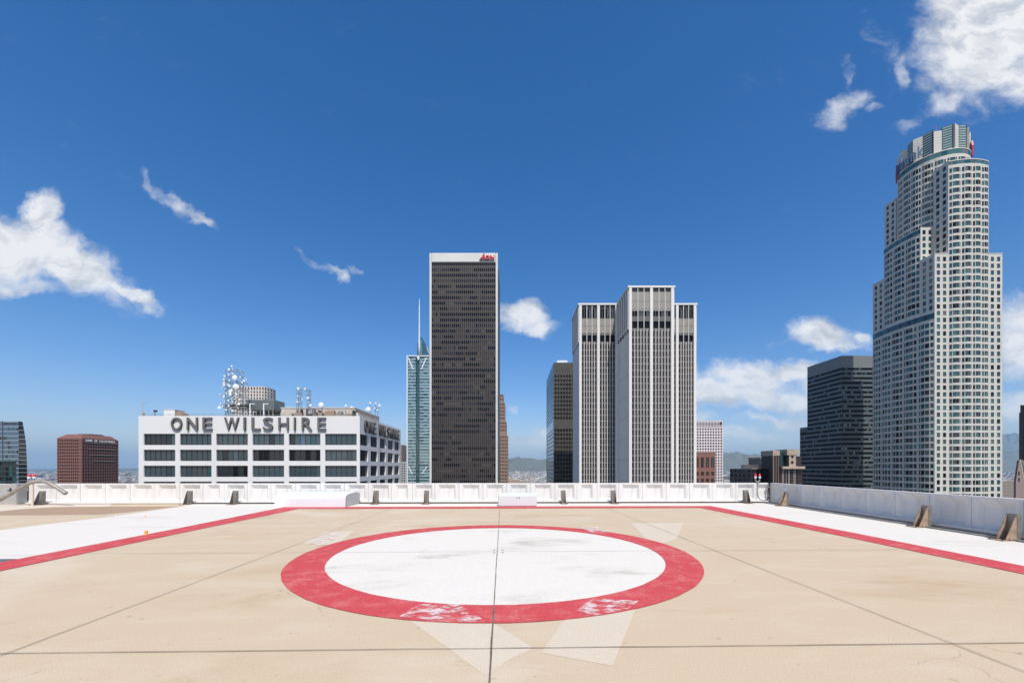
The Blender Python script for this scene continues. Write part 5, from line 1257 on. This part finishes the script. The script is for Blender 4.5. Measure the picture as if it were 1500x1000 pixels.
    MB().lathe(((x1-2.6), 500.25, zat(622,500)+2.2), [(0,0),(1.4,0),(1.4,.15),(0,.16)], M_dark, 14, (0,-1,0)).build('round_vent', t)
    Mbr = stained('red_brick', (.25,.12,.095), (.20,.095,.075), (.29,.15,.12), s1=.06, s2=.4, grain=2, grainamt=.08, bump=0)
    D = 400.; t = thing('brick_block', 'red brick block with tall teal windows before the white grid tower', 'building', uu(1033)*D, D, GROUND)
    x0, x1, zt = uu(1010)*D, uu(1047.6)*D, zat(663, D); wall = MB(); out = {}
    rows = [(zt-4.5, zt, 0), (zt-14.5, zt-4.5, 1), (zt-18.5, zt-14.5, 0)]; z = zt-18.5
    while z > GROUND+5: rows += [(z-3.7, z, 1), (z-6.6, z-3.7, 0)]; z -= 6.6
    rows.append((GROUND, z, 0)); rows.sort()
    pts, wn = straight((x0,D), (x1,D), 5, .60, .0); facade(wall, out, pts, wn, rows, .4, Mbr, pickf((G_teal, 2), (G_dark, 3), (G_teal2, 1)), 3, mat('brick_window_frame', (.12,.05,.04), .6), .25, 'f')
    plain(wall, x0, x1, D, D+35, GROUND, zt, Mbr, M_roof, 'RBL'); wall.box(x0-.2, x1+.2, D-.25, D+.5, zt, zt+.9, mat('brick_coping', (.34,.24,.20), .7)); wall.build('wall', t); emit(t, out)
    # cluster between the gap and the banded tower
    Mbe = mat('beige_stone', (.47,.37,.29), .7, var=.3, scale=.3); Mdb = mat('dark_brown_wall', (.045,.03,.028), .4, var=.3, scale=.3)
    D = 300.; t, a, b, z = box_tower('dark_terrace_block', 'low dark brown block with beige roof band behind the right warning lamps', 1101, 1135, 686.3, D, 330., Mdb, 3.4, 2.2, 9, .6, pickf((G_black, 4), (G_dark, 1)), sides='L', nside=5, top=.7)
    MB().box(uu(1111)*303, b, 303, 326, z, zat(680.2,303), Mbe).box(a-.2, b, D-.2, D+.3, z, z+.35, M_tan).build('beige_storey', t)
    MB().box(uu(1114.5)*308, b, 308, 324, zat(680.2,303), zat(671.4,308), mat('slate_wall', (.10,.11,.13), .5)).box(uu(1114)*307.5, b, 307.5, 324.5, zat(671.4,308), zat(669.3,308), Mbe).box(uu(1128.5)*307, uu(1130)*307, 307, 308, zat(680.2,303), zat(671.4,308), Mbe).build('upper_storey', t)
    D = 285.; t = thing('twin_shaft_block', 'dark glass block with two beige stone-capped shafts beside the banded dark tower', 'building', uu(1150)*D, D, GROUND)
    X = lambda p: uu(p)*D; Z = lambda y: zat(y, D)
    MB().box(X(1141.5), X(1178), D+2, D+20, GROUND, Z(686), Mdb).build('base', t)
    mb = MB(); mb.box(X(1132.3), X(1142.3), D, D+14, Z(667), Z(659.5), Mbe)
    for p in (1134.5, 1137.5, 1140): mb.box(X(p), X(p)+.25, D-.05, D-.001, Z(666.8), Z(659.7), M_rust)
    mb.box(X(1153), X(1170.5), D, D+14, Z(666.3), Z(657.8), Mbe); mb.box(X(1156.5), X(1166.5), D+.4, D+14, Z(686), Z(666.3), Mbe)
    for p in (1155, 1158.5, 1162, 1166): mb.box(X(p), X(p)+.25, D-.05, D-.001, Z(666), Z(658), M_rust)
    mb.box(X(1145), X(1178), D-1, D+14, Z(686.3), Z(682.8), Mbe); mb.build('stone_cap', t)
    for y in (666.5, 674.8): MB().box(X(1159.5), X(1162.7), D+.3, D+.45, Z(y+4), Z(y), G_black).build('window', t)
    mb = MB(); mb.box(X(1133), X(1142), D+.5, D+14, GROUND, Z(667), G_black)
    for p in (1136.6, 1139.8): mb.box(X(p), X(p)+.5, D+.2, D+.49, GROUND, Z(667), mat('bronze_pier', (.20,.14,.11), .6))
    mb.box(X(1132.2), X(1134), D-.1, D+.3, GROUND, Z(667.01), MATS['bronze_pier']); mb.build('dark_shaft', t)
    mb = MB(); mb.box(X(1142.4), X(1154), D+3, D+13, Z(684), Z(662.5), G_teal)
    for i in range(1, 6): x = X(1142.4)+(X(1154)-X(1142.4))*i/6; mb.box(x-.1, x+.1, D+2.8, D+2.99, Z(684), Z(662.5), M_dark)
    for i in range(5): z = Z(683-4*i); mb.box(X(1142.4), X(1154), D+2.75, D+2.85, z, z+.3, G_black)
    mb.box(X(1153.2), X(1157), D+1, D+2.4, Z(684), Z(666), G_black); mb.box(X(1166.6), X(1176), D+1.5, D+12, Z(686), Z(668), Mdb); mb.build('glass_bay', t)
    mb = MB()
    for i, p in enumerate((1146.8, 1149, 1151, 1153, 1156.5, 1160, 1163.8, 1166, 1170)):
        mb.box(X(p), X(p)+(.5 if i % 2 else .9), D+1.2, D+1.99, GROUND, Z(686.5), (MATS['bronze_pier'], M_grey, Mdb)[i%3])
    for k in range(5): mb.box(X(1156), X(1172), D+1.6, D+1.98, Z(690+k*4), Z(689+k*4), MATS['bronze_pier'])
    mb.build('piers', t)
    # right edge: black tower and a gabled stone building
    D = 330.; t = thing('black_tower', 'near-black tower cut off at the right edge of the view', 'building', uu(1500)*D, D, GROUND); zt = zat(593, D)
    Mnb = mat('near_black', (.010,.007,.008), .55, spec=.2); k = (D+46)/D; wall = MB(); out = {}
    pts, wn = straight((uu(1494.5)*D, D), (uu(1560)*D, D), 12, .6, .4); facade(wall, out, pts, wn, floors(GROUND, zt, 3.8, 2.2, 2), .2, Mnb, lambda: G_black, 1, None, 0, 'F')
    a, b = uu(1494.5)*D, uu(1560)*D; q = [(a, D), (b, D), (b+20, D+46), (a*k+.5, D+46)]
    for e in (1, 2, 3): f_, g_ = q[e], q[(e+1)%4]; wall.face([(f_[0],f_[1],GROUND),(g_[0],g_[1],GROUND),(g_[0],g_[1],zt),(f_[0],f_[1],zt)], Mnb)
    wall.face([(p[0],p[1],zt) for p in q], M_roof); wall.build('wall', t); emit(t, out, cap=60)
    D = 290.; t = thing('gabled_stone_building', 'grey-pink stone building with a steep mossy green roof at the right edge', 'building', uu(1498)*D, D, GROUND)
    Mst = stained('grey_pink_stone', (.26,.20,.18), (.18,.14,.13), (.32,.26,.24), s1=.1, s2=.6, grain=2, grainamt=.06, bump=0); x0 = uu(1488)*D; xm = uu(1494)*D
    x2 = uu(1530)*D; zr = zat(673, D); ze = zat(706, D)
    mb = MB(); mb.extr([(x0,D,GROUND),(xm+3,D,GROUND),(xm+3,D,ze),(xm+.4,D,zr-.5),(xm-.6,D,zr-.5),(x0,D,ze)], (0,1.2,0), Mst); mb.prism([(x0+.5,D+1.3),(x2,D+1.3),(x2+20,D+30),((x0+.8)*(D+30)/D,D+30)], GROUND, ze-1, Mst); mb.build('wall', t)
    mb = MB(); mb.face([(xm,D+.5,zr),(xm+3.3,D+.4,ze-.4),(x2,D+2,ze-.4),(x2,D+12,zr)], mat('moss_roof', (.12,.13,.09), .8, var=.4, scale=.4)); mb.face([(xm,D+.5,zr),(x2,D+12,zr),(x2+20,D+28,ze),(xm*(D+30)/D,D+28,ze)], MATS['moss_roof']); mb.extr([(xm-.35,D-.15,zr+.2),(xm+.3,D-.15,zr+.2),(xm+3.6,D-.15,ze-.4),(xm+2.9,D-.15,ze-.4)], (0,.6,0), M_tan); mb.build('roof', t)
    for y in (690, 699): MB().extr([(xm-1.2,D-.04,zat(y+6,D)),(xm-.2,D-.04,zat(y+6,D)),(xm-.2,D-.04,zat(y+1,D)),(xm-.7,D-.04,zat(y,D)),(xm-1.2,D-.04,zat(y+1,D))], (0,.03,0), G_black).build('window', t)
    # mid-distance blocks at the foot of the middle gap
    mid = [(741, 762, 702.5, 900., (.50,.34,.27), 'pinkish block with pale roof edge at the foot of the brown stepped tower'), (762.5, 772, 704.5, 1000., (.42,.30,.22), 'small brown roof box next to the pinkish block in the middle gap'),
           (776, 783, 701, 1150., (.55,.52,.47), 'small cream block in the middle gap between tree tops'), (1060, 1073, 703.5, 1100., (.50,.46,.42), 'low grey-white block at the foot of the white grid tower'),
           (1468, 1486, 703.8, 1000., (.33,.27,.22), 'low tan block at the foot of the tallest tower by the right edge')]
    for i, (a, b, y, D, c, lab) in enumerate(mid):
        box_tower('mid_rise_block', lab, a, b, y, D, D+40, mat('mid_wall_%s' % 'abcde'[i], c, .8, var=.15, scale=.1), 3.6, 1.8, max(3, int((b-a)*1.0)), .5, pickf((G_dark, 2), (G_black, 2)), sides='', top=2.2, cap=40, copm=M_tan)
other_towers()

def haze():
    mb = MB(); mb.box(-42000, 42000, -3000, 42000, GROUND-3, 1350, bpy.data.materials.new('haze_air'))
    o = mb.build('haze', None, kind='stuff'); tag(o, 'pale blue air that veils the far hills and city', 'haze')
    m = o.data.materials[0]; m.use_nodes = True; nt = m.node_tree; nt.nodes.clear()
    out = nt.nodes.new('ShaderNodeOutputMaterial'); v = nt.nodes.new('ShaderNodeVolumePrincipled')
    v.inputs['Color'].default_value = (.46, .74, 1.0, 1); v.inputs['Density'].default_value = HAZE; v.inputs['Anisotropy'].default_value = .0
    nt.links.new(v.outputs[0], out.inputs['Volume'])
HAZE = 4.2e-5
haze()
